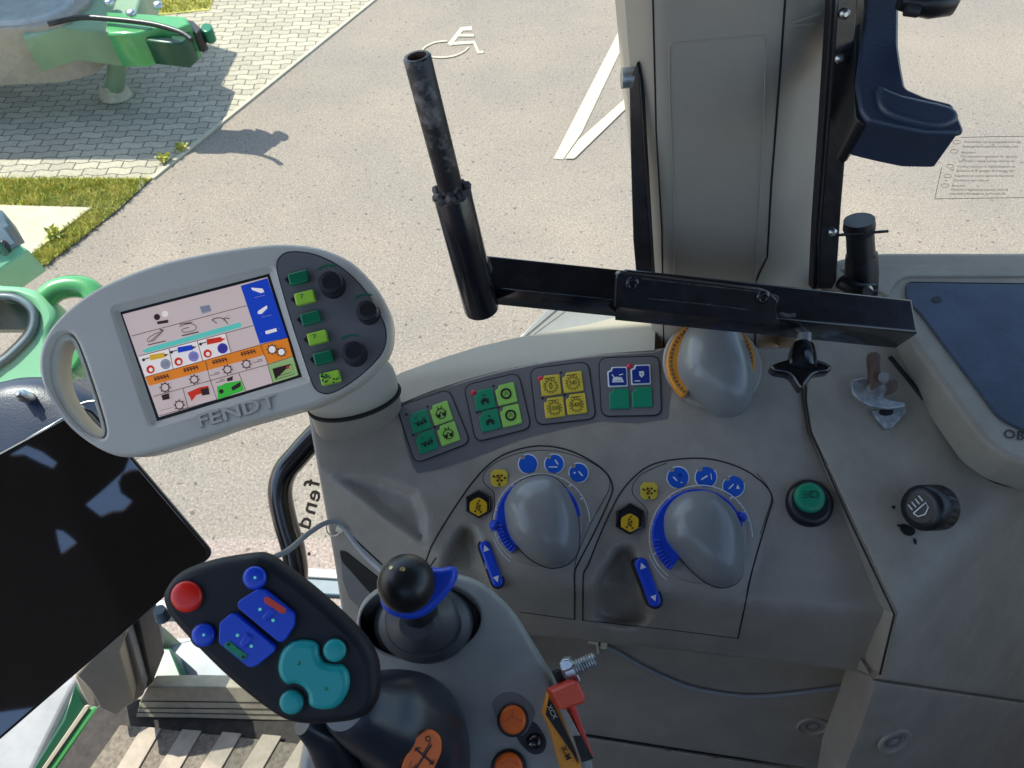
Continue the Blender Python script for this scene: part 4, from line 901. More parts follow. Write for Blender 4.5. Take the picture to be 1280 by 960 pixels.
# ================================================================== TERMINAL
tm = thing('control_terminal', W(440, 520, .66), 'grey oval touch terminal with colour screen, handle hole and three black knobs', 'terminal')
FT = Fr(270, 440, .60, (.06, -.60, .80), 1, -.26)
zt = lambda x, y: (x/2.3704, 280+y/2.3704)
outer = smooth([zt(*p) for p in [(110, 420), (118, 360), (150, 300), (210, 240), (300, 180), (450, 120), (600, 85), (750, 62), (850, 57), (950, 70), (1040, 110), (1110, 180), (1150, 250), (1160, 310), (1150, 370), (1110, 430), (1050, 480), (950, 530), (850, 560), (700, 602), (600, 638), (500, 668), (400, 690), (330, 685), (260, 650), (200, 600), (150, 530), (120, 470)]], 4)
hh = smooth([zt(*p) for p in [(195, 322), (218, 338), (240, 385), (270, 470), (298, 560), (310, 615), (296, 634), (250, 618), (200, 570), (162, 510), (143, 450), (143, 390), (163, 342)]], 4)
scr = [(153.1, 393), (334.2, 346.4), (373.6, 468.9), (198.6, 521.4)]
recess = [(142, 386), (340, 336), (385, 474), (190, 531)]
b = MB(); b.prism(FT, outer, -.034, 0, 'monitor', prof=[(.003, -.034), (0, -.030), (0, -.0055), (.0004, -.0033), (.0012, -.0016), (.0024, -.0004), (.0036, 0)], holes=[hh, rounded(recess, 6)]); b.build('housing', tm)
b = MB(); ring = shrink(hh, .97); b.prism(FT, hh, -.028, -.004, 'monitor_rim', bev=.002, holes=[smooth([zt(*p) for p in [(203, 345), (218, 350), (236, 395), (262, 475), (290, 560), (302, 612), (292, 626), (258, 606), (215, 560), (180, 500), (166, 445), (168, 385), (182, 352)]], 4)]); b.build('handle_rim', tm)
# sloping bezel to the screen
b = MB(); so = rounded(recess, 6); si = [(150, 390), (336, 342), (377, 470.5), (196, 526)]
ra = [FT.hit(*p, .0) for p in shrink(recess, 1.045)]; rb_ = [FT.hit(*p, -.003) for p in si]
vs = [FT.w(*p, -.0012) for p in ra]+[FT.w(*p, -.0045) for p in rb_]; b.add(vs, [[i, (i+1) % 4, 4+(i+1) % 4, 4+i][::-1] for i in range(4)], 'monitor')
b.add([v+FT.n*0 for v in vs], [], 'monitor'); b.build('bezel', tm)
# screen
S = MB(); zs = lambda x, y: (140+x/4.572, 330+y/4.572)
S.poly(FT, [(149, 390), (336.5, 341.5), (377.5, 471), (195.5, 527)], 'seam', -.0043)
S.poly(FT, scr, 's_bg', -.0040)
lv = [-.0038]
def sp(pts, m, w=None, zz=None):
    lv[0] += .00001; P = [zs(*p) for p in pts]; S.poly(FT, stroke(P, w) if w else P, m, lv[0])
sp([(735, 125), (888, 80), (1002, 420), (845, 457)], 's_blue'); sp([(845, 460), (1005, 420), (1036, 528), (893, 570)], 's_orange'); sp([(893, 574), (1038, 532), (1068, 635), (920, 680)], 's_green')
sp([(190, 647), (848, 462), (872, 520), (212, 697)], 's_orange'); sp([(170, 498), (200, 480), (730, 333), (742, 345), (735, 362), (200, 508)], 's_teal')
sp([(150, 530), (325, 485), (350, 600), (190, 645)], 's_white'); sp([(330, 482), (485, 440), (515, 555), (352, 600)], 's_white'); sp([(490, 440), (645, 398), (677, 505), (520, 552)], 's_white')
sp([(212, 697), (872, 520), (885, 575), (232, 755)], 's_bg')
for p in ([(110, 412), (770, 238)], [(150, 528), (808, 352)], [(190, 646), (848, 462), (1003, 420)], [(235, 757), (895, 573), (1036, 528)], [(325, 485), (350, 600)], [(487, 440), (520, 555)], [(650, 398), (680, 505)], [(535, 555), (560, 660), (600, 775)], [(405, 710), (437, 832)], [(725, 625), (765, 725)], [(890, 578), (922, 685)], [(270, 868), (920, 685), (1066, 636)], [(848, 462), (893, 574)], [(1003, 420), (1066, 636)]): sp(p, 's_ink', .7)
sp([(600, 700), (735, 665), (757, 722), (605, 775)], 's_gr2'); sp([(600, 705), (650, 680), (730, 668), (745, 715), (610, 762)], 's_gr2')
sp([(430, 735), (500, 705), (552, 695), (545, 730), (480, 750), (455, 785), (445, 760)], 's_red'); sp([(505, 715), (552, 705), (558, 745), (515, 752)], 's_ink'); sp(circ(625, 728, 14, n=10), 's_ink'); sp([(680, 705), (735, 672), (735, 700), (690, 725)], 's_ink')
# top row icons
sp(circ(257, 303, 18, n=14), 's_ink'); sp(circ(303, 285, 18, n=14), 's_white'); sp([(255, 330), (320, 318), (322, 335), (262, 345)], 's_ink'); sp([(500, 243), (556, 232), (568, 270), (515, 286)], 's_grey')
for k in range(3): sp([(506+k*4, 252+k*10), (560+k*3, 240+k*10)], 's_ink', .5)
# schematic row
sp(smooth([(290, 378), (215, 445), (205, 428), (235, 405), (270, 388)], 3, False), 's_ink', .8); sp([(215, 442), (235, 440), (290, 385)], 's_ink', .8); sp([(272, 375), (295, 380)], 's_ink', 1.6); sp([(205, 463), (305, 440)], 's_ink', 1.1)
sp(smooth([(385, 358), (440, 340), (480, 355), (470, 380), (410, 390), (400, 375), (440, 362)], 3, False), 's_ink', .8); sp([(385, 345), (460, 333)], 's_ink', 1.0); sp([(400, 410), (495, 388)], 's_ink', 1.4)
sp(smooth([(570, 320), (600, 308), (640, 315), (615, 350), (660, 345), (640, 310), (672, 312)], 3, False), 's_ink', 1.1); sp([(570, 318), (600, 340)], 's_ink', 1.0); sp([(655, 300), (668, 290)], 's_green', 1.2)
# headset / cylinder cells
for (cx, cy, col, c2_) in ((262, 528, 's_yel', 's_grey'), (422, 484, 's_blue', 's_lil'), (588, 438, 's_red', 's_pur')):
    sp([(cx-48, cy-8), (cx+35, cy-22), (cx+40, cy+6), (cx-44, cy+24)], col); sp([(cx+35, cy-14), (cx+62, cy-12), (cx+40, cy+2)], 's_ink' if col != 's_red' else 's_red'); sp([(cx-90, cy+20), (cx-48, cy+8)], 's_ink', 1.2); sp(circ(cx-82, cy+20, 9, n=8), 's_ink')
    sp(circ(cx-42, cy+74, 24, n=14), 's_red'); sp(circ(cx-40, cy+76, 12, n=12), 's_white'); sp(circ(cx+44, cy+44, 30, n=14), c2_); sp([(cx+28, cy+40), (cx+62, cy+34)], 's_ink', .5); sp([(cx+24, cy+54), (cx+64, cy+46)], 's_ink', .5)
for x, y in ((282, 655), (450, 605), (615, 560), (778, 513)):
    for k in range(5): sp([(x-40+k*18, y-10-k*4), (x-30+k*18, y+14-k*4)], 's_ink', 1.2)
    sp([(x-42, y+6), (x+42, y-16)], 's_ink', 1.3); sp([(x-38, y-6), (x+36, y-24)], 's_ink', .7)
for x, y, r in ((303, 706, 26), (470, 660, 24), (660, 603, 24), (768, 572, 24), (385, 806, 26)):
    sp(circ(x, y, r, n=14), 's_ink'); sp(circ(x, y, r*.75, n=14), 's_bg')
    for k in range(8): a = k*.785; sp([(x+r*math.cos(a), y+r*math.sin(a)), (x+1.25*r*math.cos(a), y+1.25*r*math.sin(a))], 's_ink', 1.4)
for x, y in ((590, 632), (835, 558), (620, 672)): sp([(x-28, y+6), (x+26, y-6)], 's_ink', .7); sp([(x-5, y-8), (x+22, y-14)], 's_ink', .7)
sp([(282, 750), (325, 738), (330, 770), (290, 780)], 's_ink'); sp([(275, 838), (345, 820)], 's_ink', .4); sp([(655, 655), (690, 640), (690, 665), (660, 672)], 's_ink')
for x, y, r in ((915, 488, 26), (968, 503, 24)):
    sp(circ(x, y, r, n=14), 's_ink'); sp(circ(x, y, r*.78, n=14), 's_white')
    for k in range(8): a = k*.785; sp([(x+r*math.cos(a), y+r*math.sin(a)), (x+1.25*r*math.cos(a), y+1.25*r*math.sin(a))], 's_ink', 1.2)
sp([(918, 600), (1022, 572), (1046, 628), (935, 660), (918, 600), (960, 588)], 's_ink', .8); sp([(938, 607), (1010, 588), (1028, 618), (948, 640)], 's_ink', .7); sp([(945, 608), (1005, 592)], 's_ink', 1.6); sp([(995, 582), (1018, 590), (1002, 604)], 's_red')
# blue column icons
sp([(795, 135), (860, 140), (870, 160), (850, 166), (800, 148)], 's_white'); sp([(832, 285), (835, 268), (885, 236), (888, 252), (855, 285)], 's_white'); sp([(875, 384), (938, 366), (943, 384), (880, 402)], 's_white')
for x, y in ((845, 186), (885, 298), (855, 398), (955, 368)): sp([(x-30, y+6), (x+28, y-8)] if y < 350 else [(x-5, y+1), (x+3, y-1)], 's_grey', .5)
S.build('screen', tm)
# brand lettering; darker offset copy beneath paints the relief shade
b = MB()
for dz, m in ((0, 'monitor'),):
    c = MB(); 
b.text(FT, 'FENDT', 296, 515.5, 16, 'monitor_rim' if False else 'cab_grey', -15.2, .0004, 'CENTER', sx=1.45, bold=.02)
b.text(FT, 'FENDT', 295, 514.3, 16, 'monitor', -15.2, .0016, 'CENTER', sx=1.45, bold=.02); b.build('lettering', tm)
# control field
cf = smooth([zt(*p) for p in [(820, 130), (830, 97), (862, 82), (930, 90), (1000, 122), (1060, 172), (1110, 240), (1142, 310), (1138, 370), (1100, 420), (1040, 470), (985, 500), (952, 500), (928, 478), (900, 400), (870, 310), (840, 210)]], 4)
b = MB(); b.prism(FT, cf, -.004, .0008, 'panel_dark', bev=.0005, seg=1); b.tube([FT.pt(x, y, .0006) for x, y in cf+cf[:1]], .0004, 'seam', 6); cfo = b.build('control_field', tm)
for i, (x, y) in enumerate([(372.5, 346.7), (380.5, 371.5), (388, 397), (396.5, 421.7), (404, 446.6), (412.6, 472)]):
    col = 'dgreen' if i % 2 == 0 else 'lime'; b = MB(); b.prism(FT, rounded(rect(x, y, 25, 15.5, -14), 2.5, 3), .0005, .0055, col, bev=.0013)
    if i < 5: b.prism(FT, [(x-11, y-4), (x-17, y+3), (x-10, y+9)], .0005, .003, 'black')
    if i == 5:
        for k in range(22): b.poly(FT, circ(x+random.uniform(-11, 11), y+random.uniform(-6, 6), 1.3, n=5), 'dgreen' if k % 2 else 'black', .0058+k*1e-5)
    elif i % 2: b.line(FT, [(x-6, y-3), (x-2, y-4), (x-4, y+1)], 1.2, 'dgreen', .0058)
    b.build('soft_key', cfo)
for x, y, r in ((413.4, 354, 15.5), (459, 389, 14), (441.7, 441, 15)):
    b = MB(); pp = FT.ppm(x, y)*r; b.lathe(FT, x, y, [(pp*1.05, .0), (pp*1.0, .004), (pp*.97, .014), (pp*.9, .0165), (pp*.6, .0172)], 'black_soft', 30, z=.012, rib=.04); kk = b.build('dial', cfo)
    b = MB(); b.line(FT, circ(x-1, y-1, r+6, n=12, a0=70, a1=130), 2.2, 'dgreen', .0011); b.build('dial_mark', cfo)
# neck
nf = Fr(440, 500, .645, (.02, -.30, .95))
Fn = Fr(443, 505, .665, (.06, -.2, .98))
nl = [Fn.hit(x, y) for x, y in circ(442, 499, 57.5, 21.5, rot=-15, n=44)]
b = MB(); b.prism(Fn, nl, .0012, .048, 'monitor', local=True, prof=[(.001, .0012), (0, .0025), (0, .02), (.002, .035), (.006, .048)]); b.build('neck', tm)
# column of the console under the neck
ne = circ(443, 502, 58.5, 20, rot=-14, n=40)
Fn = Fr(443, 505, .665, (.06, -.2, .98)) 
b = MB(); top = circ(443, 500, 58, 22, rot=-15, n=44); pA = [Fn.pt(x, y) for x, y in top]
b.tube([Fn.pt(x, y, .0) for x, y in top+top[:1]], .0018, 'seam', 8)
b.prism(Fn, circ(443, 501, 58, 22.5, rot=-15, n=44), -.16, -.002, 'cab_grey', bev=.003); b.build('column', con)
# ================================================================== TABLET
tb = thing('tablet', W(100, 720, .66), 'black glossy tablet screen reflecting the sky, tilted at the left edge', 'tablet')
TN = Vector((.32, -.52, .79))
TB = Fr(130, 700, .66, TN, 1, -.87)
to = rounded([(110, 506), (268, 692), (-62, 978), (-260, 760), (-190, 668)], [14, 12, 12, 12, 12])
b = MB(); b.prism(TB, to, -.012, 0, 'black_soft', bev=.0015); b.build('case', tb)
b = MB(); b.prism(TB, shrink(to, .985), -.003, .0006, 'tablet', bev=.0004, seg=1); b.build('glass', tb)
b = MB(); b.tube([TB.pt(-190, 668, -.004), TB.pt(-40, 594, -.004), TB.pt(105, 509, -.004)], .002, 'steel', 8); b.build('edge_trim', tb)
# ================================================================== JOYSTICK BALL POD
PP = Pl(W(600, 850, .505), (-.04, -.50, .86)); PR = pl3(PP.pt(655, 785), PP.pt(742, 950), (.55, .1, -.8))
def Dpod(px, py):
    d = smax(PP.D(px, py), PR.D(px, py), .006)
    x = (px-523)/86; y = (py-774)/62
    d = d+.03*gau(px, py, 655, 868, 13, 20, -35)*0
    return d
PS_ = Surf(Dpod)
pod = thing('armrest_pod', PP.pt(600, 900)-UP*.15, 'dark grey armrest pod carrying the ball lever, two orange buttons and throttle', 'armrest')
podo = smooth([(449, 800), (446, 778), (455, 750), (485, 728), (530, 716), (570, 717), (605, 730), (640, 762), (665, 800), (690, 842), (712, 880), (732, 925), (745, 980), (745, 1020), (380, 1020), (375, 960), (384, 930), (405, 905), (435, 880), (450, 850)], 4)
pit = circ(526, 775, 77, 49, rot=-4, n=44)
rec1 = smooth([(619, 893), (617, 880), (626, 869), (640, 866), (655, 873), (668, 890), (674, 905), (680, 925), (672, 938), (655, 935), (635, 915)], 4)
b = MB(); b.field(podo, Dpod, 'pod_grey', step=5, skirt=(0, .0, -.12), holes=[pit], er=9, eh=.010); b.build('shell', pod)
FP = PS_.frame(526, 775, 20)
b = MB(); b.prism(FP, circ(526, 775, 77.5, 49.5, rot=-4, n=44), -.028, -.0255, 'black'); vs_t = [FP.hit(x, y, 0) for x, y in pit]; n = len(vs_t)
b.add([FP.w(*p, 0) for p in vs_t]+[FP.w(p[0]*.95, p[1]*.95, -.026) for p in vs_t], [[i, (i+1) % n, n+(i+1) % n, n+i][::-1] for i in range(n)], 'black', True)
b.tube([FP.w(*p, .0003) for p in vs_t+vs_t[:1]], .0008, 'cab_dark', 6); b.build('lever_well', pod)
# recess and buttons
FO = PS_.frame(645, 890, 14)
b = MB(); b.prism(FO, smooth([(619, 893), (616, 878), (626, 868), (640, 865), (655, 872), (668, 888), (664, 905), (655, 918), (640, 920), (626, 908)], 4), -.001, .0006, 'cab_dark', bev=.0003, seg=1); b.prism(FO, circ(641, 901, 20, 21), -.001, .0022, 'black', bev=.001); rc_ = b.build('button_well', pod)
b = MB(); b.prism(FO, circ(641, 901, 16.5, 18, n=36), .0, .0062, 'orange2', bev=.0022); b.line(FO, [(628, 904), (640, 896), (653, 902)], .9, 'red_knob', .0065); b.line(FO, [(641, 886), (640, 900)], .7, 'red_knob', .0066); b.build('orange_button', rc_)
FO2 = PS_.frame(636, 958, 14)
b = MB(); b.prism(FO2, circ(636, 962, 23, 25), -.001, .0022, 'black', bev=.001); rc2 = b.build('button_well', pod)
b = MB(); b.prism(FO2, circ(635.5, 962, 18, 20, n=36), .0, .0062, 'orange2', bev=.0022); b.line(FO2, [(624, 956), (636, 950), (648, 956)], .9, 'red_knob', .0065); b.build('orange_button', rc2)
FO3 = PS_.frame(668, 927, 12); b = MB(); b.prism(FO3, rounded([(643, 905), (668, 900), (684, 925), (680, 942), (664, 944), (646, 925)], 10), -.001, .0004, 'black_soft'); b.dome(FO3, circ(668, 927, 11), .005, 'black_gloss', rings=6); b.build('small_button', pod)
# throttle slider
th = MB(); FTh = PS_.frame(705, 900, 14); zt2 = lambda x, y: (600+x/6, 800+y/6)
FTh.o = FTh.o+FTh.n*.002
th.prism(FTh, [zt2(*p) for p in [(515, 400), (535, 385), (600, 520), (760, 880), (765, 1050), (640, 1050), (520, 640), (480, 560)]], -.012, .002, 'orange3', bev=.0006); tho = th.build('throttle_scale', pod)
th = MB(); th.prism(FTh, [zt2(*p) for p in [(515, 440), (560, 500), (720, 850), (735, 930), (700, 860), (495, 560)]], .001, .0026, 'blackink')
th.text(FTh, 'X-M', *zt2(645, 850), 7, 'blackink', 65, .0030, 'CENTER', bold=.02); th.text(FTh, 'XCX', *zt2(540, 540), 6, 'tie', 62, .0032, 'CENTER'); th.build('lettering', tho)
th = MB(); th.prism(FTh, [zt2(*p) for p in [(590, 500), (640, 500), (850, 900), (760, 925)]], -.01, .0045, 'cab_grey', bev=.001); th.prism(FTh, [zt2(*p) for p in [(700, 720), (760, 720), (852, 890), (765, 920)]], .003, .005, 'floor_black'); th.build('slider_rail', tho)
th = MB(); th.prism(FTh, [zt2(*p) for p in [(660, 480), (720, 500), (850, 860), (830, 905)]], -.02, .0035, 'red_knob', bev=.001); th.build('red_lever', tho)
FK = Fr.__new__(Fr); FK.o = FTh.o; FK.u = FTh.u; FK.v = FTh.v; FK.n = FTh.n
kpt = [zt2(*p) for p in [(525, 385), (700, 305), (745, 315), (800, 430), (785, 480), (640, 525), (595, 525)]]
th = MB(); th.prism(FTh, rounded(kpt, 3), .003, .013, 'red_knob', bev=.0025)
for k in range(9):
    t = k/8; a = Vector(zt2(545+55*t*1.0, 398+110*t)); c = Vector(zt2(712+62*t, 325+120*t)); th.tube([FTh.pt(a.x, a.y, .0132), FTh.pt(c.x, c.y, .0132)], .0010, 'red_rib', 6)
th.build('ribbed_knob', tho)
th = MB(); th.prism(FTh, [zt2(*p) for p in [(560, 245), (605, 225), (665, 320), (600, 340)]], -.004, .004, 'black', bev=.001); th.build('clamp', tho)
FN = Fr(712, 833, (FTh.pt(712, 833, .006)-CAM).dot(-ZA), (-.2, -.62, .75))
th = MB(); th.prism(FN, rounded([zt2(*p) for p in [(592, 180), (612, 150), (672, 142), (702, 180), (690, 215), (625, 240), (605, 225)]], 2), -.004, .003, 'steel', bev=.0008); th.prism(FN, [zt2(*p) for p in [(628, 240), (700, 205), (752, 300), (745, 325), (672, 330)]], -.010, -.001, 'steel', bev=.0008); th.build('nut', tho)
p0 = FN.pt(716, 836, -.004); p1 = FN.pt(745, 824, -.008); prf = []; rr_ = []
for k in range(37): prf.append(p0.lerp(p1, k/36)); rr_.append(.0052 if k % 4 < 2 else .0040)
th = MB(); th.tube(prf, rr_, 'zinc', 16); th.build('threaded_bolt', tho)
# cream base under pod
b = MB(); Fc = Fr(400, 950, .62, (-.2, -.5, .85)); b.prism(Fc, smooth([(372, 940), (380, 918), (395, 908), (415, 905), (432, 920), (445, 1010), (368, 1010)], 4), -.1, 0, 'cream', bev=.01); b.prism(Fc, [(393, 908), (396, 908), (402, 1010), (398, 1010)], -.001, .001, 'seam')
b.build('base', pod, 'cream base at the bottom edge')
# ---- ball lever
bl = thing('ball_lever', FP.w(0, 0, -.03), 'black ball lever with blue collar and rubber boot in the armrest pod', 'lever')
b = MB(); c0 = FP.hit(531, 790, -.018)
b.lathe(FP, 0, 0, [(.037, -.026), (.037, -.010), (.0345, -.006), (.031, -.0055), (.0305, -.004)], 'boot_rubber', 44, local=FP.hit(532, 782, -.006), sy=.80)
b.lathe(FP, 0, 0, [(.031, -.008), (.032, .000), (.030, .005), (.0255, .007), (.025, .008)], 'boot_rubber', 44, local=FP.hit(530, 781, .006), sy=.80)
b.lathe(FP, 0, 0, [(.0245, .004), (.0245, .010), (.022, .014), (.016, .020), (.0125, .027), (.011, .032)], 'boot_rubber', 44, local=FP.hit(526, 776, .014), sy=.88); b.build('boot', bl)
cb_ = W(508, 729, .443); base_ = FP.w(*FP.hit(527, 770, .015), .015)
axd = (cb_-base_).normalized(); FB = Fr.__new__(Fr); FB.o = cb_; FB.n = (axd+Vector((.0, -.15, .25))).normalized(); FB.u = Vector((1, 0, 0)); FB.u = (FB.u-FB.n*FB.u.dot(FB.n)).normalized(); FB.v = FB.n.cross(FB.u)
b = MB(); b.tube([base_, cb_], [.012, .010], 'black', 20); b.build('stem', bl)
b = MB(); R_ = .0167; prof = [(R_*math.cos(t)*1.0, R_*math.sin(t)*.98) for t in [math.radians(-70+k*160/22) for k in range(23)]]
b.lathe(FB, 0, 0, prof, 'black', 44, local=(0, 0)); b.build('ball', bl)
b = MB(); Fcol = Fr(515, 748, .462, (-.05, -.55, .84)); b.prism(Fcol, smooth([(474, 750), (478, 735), (500, 722), (530, 712), (548, 712), (562, 710), (569, 716), (567, 730), (556, 746), (545, 758), (532, 769), (514, 775), (494, 772), (480, 764)], 4), -.006, .008, 'blue', bev=.003); b.build('collar', bl)
b = MB(); Fd = Fr.__new__(Fr); Fd.o = cb_+FB.n*R_*.95; Fd.u = FB.u; Fd.v = FB.v; Fd.n = FB.n
nb = (W(497, 714, .44)-cb_).normalized(); 
for x, y in ((489, 710), (503, 711)):
    r = ray(x, y).normalized(); oc = CAM-cb_; bq = oc.dot(r); cq = oc.dot(oc)-(R_*.995)**2; disc = bq*bq-cq
    if disc > 0: p = CAM+r*(-bq-math.sqrt(disc)); nn = (p-cb_).normalized(); b.tube([p-nn*.0003, p+nn*.0004], [.0016, .0012], 'brass', 8)
b.build('tiny_marks', bl)
# ================================================================== MAIN JOYSTICK
js = thing('joystick', W(520, 930, .50), 'large black joystick head with red, blue and teal buttons on a dark curved stalk', 'joystick')
FJ = Fr(340, 800, .385, (-.02, -.62, .78), 1, .9)
zj = lambda x, y: (180+x/3.2, 670+y/3.2)
ho_ = smooth([(200.3, 754), (203, 737), (221, 717), (258, 703), (311, 694), (330, 696), (352, 710), (399, 747), (446, 792), (465, 820), (471, 845), (469, 880), (449, 902), (399, 909), (361, 906), (330, 889), (283, 851), (242, 811), (211, 776)], 4)
b = MB(); b.prism(FJ, ho_, -.028, 0, 'joy_black', prof=[(.010, -.028), (.004, -.02), (.0, -.010), (0, -.006), (.0008, -.003), (.0025, -.0008), (.005, 0)]); b.build('head', js)
# stalk: swept from under the head to the pod
def Dst(px, py):
    base = PP.D(px, py); return base
stp = [W(432, 878, .425), W(462, 890, .44), W(492, 900, .455), W(512, 915, .475), W(520, 945, .495), W(520, 990, .52), W(518, 1040, .54)]
b = MB(); sp3 = smooth([tuple(p) for p in stp], 5, False); rr = [.015+.0185*min(1, i/14)**.8+.004*max(0, (i-14)/16) for i in range(len(sp3))]; b.tube(sp3, rr, 'stalk', 36); b.build('stalk', js)
b = MB(); b.tube([W(378, 905, .43), W(405, 915, .44), W(425, 960, .46), W(430, 1020, .48)], [.006, .012, .013, .013], 'stalk', 20); b.build('palm_rest', js)
# orange label on the stalk
b = MB(); c_ = sp3[20]; Fo = Fr(528, 938, .432, (.10, -.60, .78)); 
op = smooth([zj(*p) for p in [(1040, 900), (1060, 850), (1090, 805), (1125, 785), (1160, 790), (1185, 815), (1190, 860), (1170, 910), (1140, 960), (1090, 990), (1045, 980), (1030, 940)]], 4)
b.prism(Fo, op, -.004, .0006, 'orange', bev=.0004, seg=1); ln = lambda p, w=1.4: b.line(Fo, [zj(*q) for q in p], w, 'blackink', .001)
ln([(1085, 850), (1155, 910)], 2.4); ln([(1150, 835), (1085, 935)], 2.2); ln([(1118, 870), (1145, 825)], 1.2); ln([(1085, 862), (1090, 848), (1106, 850)], 1.4); ln([(1140, 912), (1158, 912), (1158, 895)], 1.4); ln([(1085, 915), (1085, 938), (1108, 938)], 1.2); b.poly(Fo, arcband(*zj(1136, 812), 2.4, 3.6, 0, 359), 'blackink', .0011); ln([(1070, 900), (1060, 925), (1085, 925)], .9)
b.build('orange_label', js)
def jb(name, pts, m, h=.0035, bev=.0012, marks=(), label=None, dome=False):
    b = MB(); b.prism(FJ, pts, -.001, h, m, bev=bev)
    for p, mm in marks: b.poly(FJ, p, mm, h+.0002)
    return b.build(name, js, label)
gl = MB()   # dark moats round the buttons
for c in ((233, 746, 22), (318, 722.5, 17), (254, 794, 17)): gl.poly(FJ, circ(*c), 'seam', .0003)
b = MB(); b.dome(FJ, circ(233, 746, 19.5, n=36), .0022, 'red', rings=8, z0=.001, p=.3); b.build('red_button', js)
for (x, y) in ((318, 722.5), (254, 794)):
    b = MB(); b.dome(FJ, circ(x, y, 14.5, n=30), .0018, 'blue', rings=7, z0=.0015, p=.25); b.dome(FJ, circ(x+1, y-.5, 2.0, n=8), .0010, 's_teal', rings=3, z0=.0030); b.build('blue_button', js)
A_ = rounded([(297, 752), (322, 736), (330, 738), (367, 768), (367, 783), (355, 802), (348, 803), (297, 760)], 4); B_ = rounded([(274, 779), (288, 767), (295, 768), (343, 808), (343, 815), (320, 833), (311, 835), (273, 804)], 4)
gl.poly(FJ, shrink(A_, 1.06), 'seam', .0003); gl.poly(FJ, shrink(B_, 1.06), 'seam', .0004)
b = MB(); b.prism(FJ, A_, 0, .0035, 'blue', bev=.0006)
b.prism(FJ, [zj(*p) for p in ((478, 250), (492, 242), (566, 292), (566, 308), (548, 312), (482, 268))], .003, .0042, 'red_knob', bev=.0003, seg=1)
for p in ((465, 293), (517, 337)): b.dome(FJ, circ(*zj(*p), 2.2, n=8), .0012, 's_teal', rings=3, z0=.0033)
b.prism(FJ, [zj(*p) for p in ((470, 325), (510, 285), (530, 300), (488, 342))], .002, .0046, 'blue', bev=.0008); b.build('rocker_button', js)
b = MB(); b.prism(FJ, B_, 0, .0035, 'blue', bev=.0006)
b.prism(FJ, [zj(*p) for p in ((320, 432), (340, 420), (410, 475), (406, 494), (388, 496), (322, 446))], .003, .0042, 'green', bev=.0003, seg=1)
for p in ((375, 397), (430, 440)): b.dome(FJ, circ(*zj(*p), 2.2, n=8), .0012, 's_teal', rings=3, z0=.0033)
for p in ((338, 434), (396, 484)): b.poly(FJ, circ(*zj(*p), 2.2, n=8), 'blackink', .0044)
b.prism(FJ, [zj(*p) for p in ((378, 432), (410, 388), (438, 410), (402, 450))], .002, .0046, 'blue', bev=.0008); b.build('rocker_button', js)
blob = smooth([zj(*p) for p in [(535, 500), (550, 460), (585, 430), (625, 422), (670, 428), (692, 448), (697, 485), (715, 510), (752, 520), (785, 522), (810, 550), (817, 600), (800, 650), (765, 690), (720, 700), (680, 695), (656, 678), (652, 640), (632, 610), (600, 595), (568, 598), (543, 575), (532, 540)]], 3)
gl.poly(FJ, shrink(blob, 1.05), 'seam', .0003)
b = MB(); b.prism(FJ, blob, 0, .004, 'teal', prof=[(0, 0), (0, .0018), (.0008, .0032), (.002, .004), (.003, .0042)])
for p in ((620, 508), (728, 610)): b.dome(FJ, circ(*zj(*p), 3, n=10), .0010, 'green', rings=3, z0=.0038)
b.build('teal_rocker', js)
for p, r in (((762, 458), 14.2), ((590, 665), 15)):
    x, y = zj(*p); gl.poly(FJ, circ(x, y, r+3), 'seam', .0006); b = MB(); b.dome(FJ, circ(x, y, r, n=28), .0018, 'teal', rings=7, z0=.0015, p=.25); b.build('teal_button', js)
gl.build('button_gaps', js)
b = MB(); b.tube([W(204, 772, .40), W(199, 762, .395)], [.004, .003], 'steel_blue', 10); b.build('side_key', js)
# ================================================================== PILLAR
PF = Pl(W(900, 430, .735), (.02, -1, .03)); PRt = pl3(PF.pt(981, 0), PF.pt(950, 350), (.62, .55, 0)); PRr = pl3(PRt.pt(1035, 0), PRt.pt(1008, 350), (.3, 1, 0)); PLf = pl3(PF.pt(817, 0), PF.pt(830, 350), (-.5, .8, 0))
Dp = lambda px, py: smax(smax(smax(PF.D(px, py), PRt.D(px, py), .022), PRr.D(px, py), .03), PLf.D(px, py), .014)
PIL = Surf(Dp)
pl = thing('cab_pillar', PF.pt(915, 430), 'tall grey-beige plastic cab pillar with seams behind the black bar', 'pillar')
b = MB(); b.field([(772, -160), (1075, -160), (1060, 0), (1045, 200), (1032, 360), (1026, 440), (816, 440), (812, 340), (796, 200), (781, 0)], Dp, 'pillar', step=8, skirt=(0, .12, 0)); b.build('trim', pl)
b = MB(); zp = lambda x, y: (760+x/2.4615, y/2.4615)
b.seamline(PIL, [zp(*p) for p in [(550, -300), (545, 0), (525, 280), (503, 560), (495, 700), (490, 790), (470, 830), (455, 865), (452, 1080)]], .0010)
b.seamline(PIL, [zp(*p) for p in [(125, -300), (138, 0), (148, 400), (165, 700), (172, 1080)]], .0007); b.build('seam', pl)
b = MB(); b.seamline(PIL, [zp(*p) for p in [(205, 1000), (205, 700), (190, 300), (188, 140), (200, 132), (480, 108), (487, 118), (478, 400), (450, 900)]], .0006, 'pillar', lift=.0002); b.seamline(PIL, [zp(*p) for p in [(560, 72), (600, 60), (650, 42)]], .0010, 'cream', lift=-.0003); b.seamline(PIL, [zp(*p) for p in [(555, 80), (650, 75)]], .0010, 'cream', lift=-.0004); b.build('embossed_panel', pl)
b = MB(); Fe = Fr(785, 150, .68, (-.5, -.8, 0)); b.prism(Fe, [(772, -160), (800, -160), (806, 100), (812, 330), (808, 340), (796, 150), (781, 0)], -.05, -.004, 'cream', bev=.002); b.build('window_seal', pl)
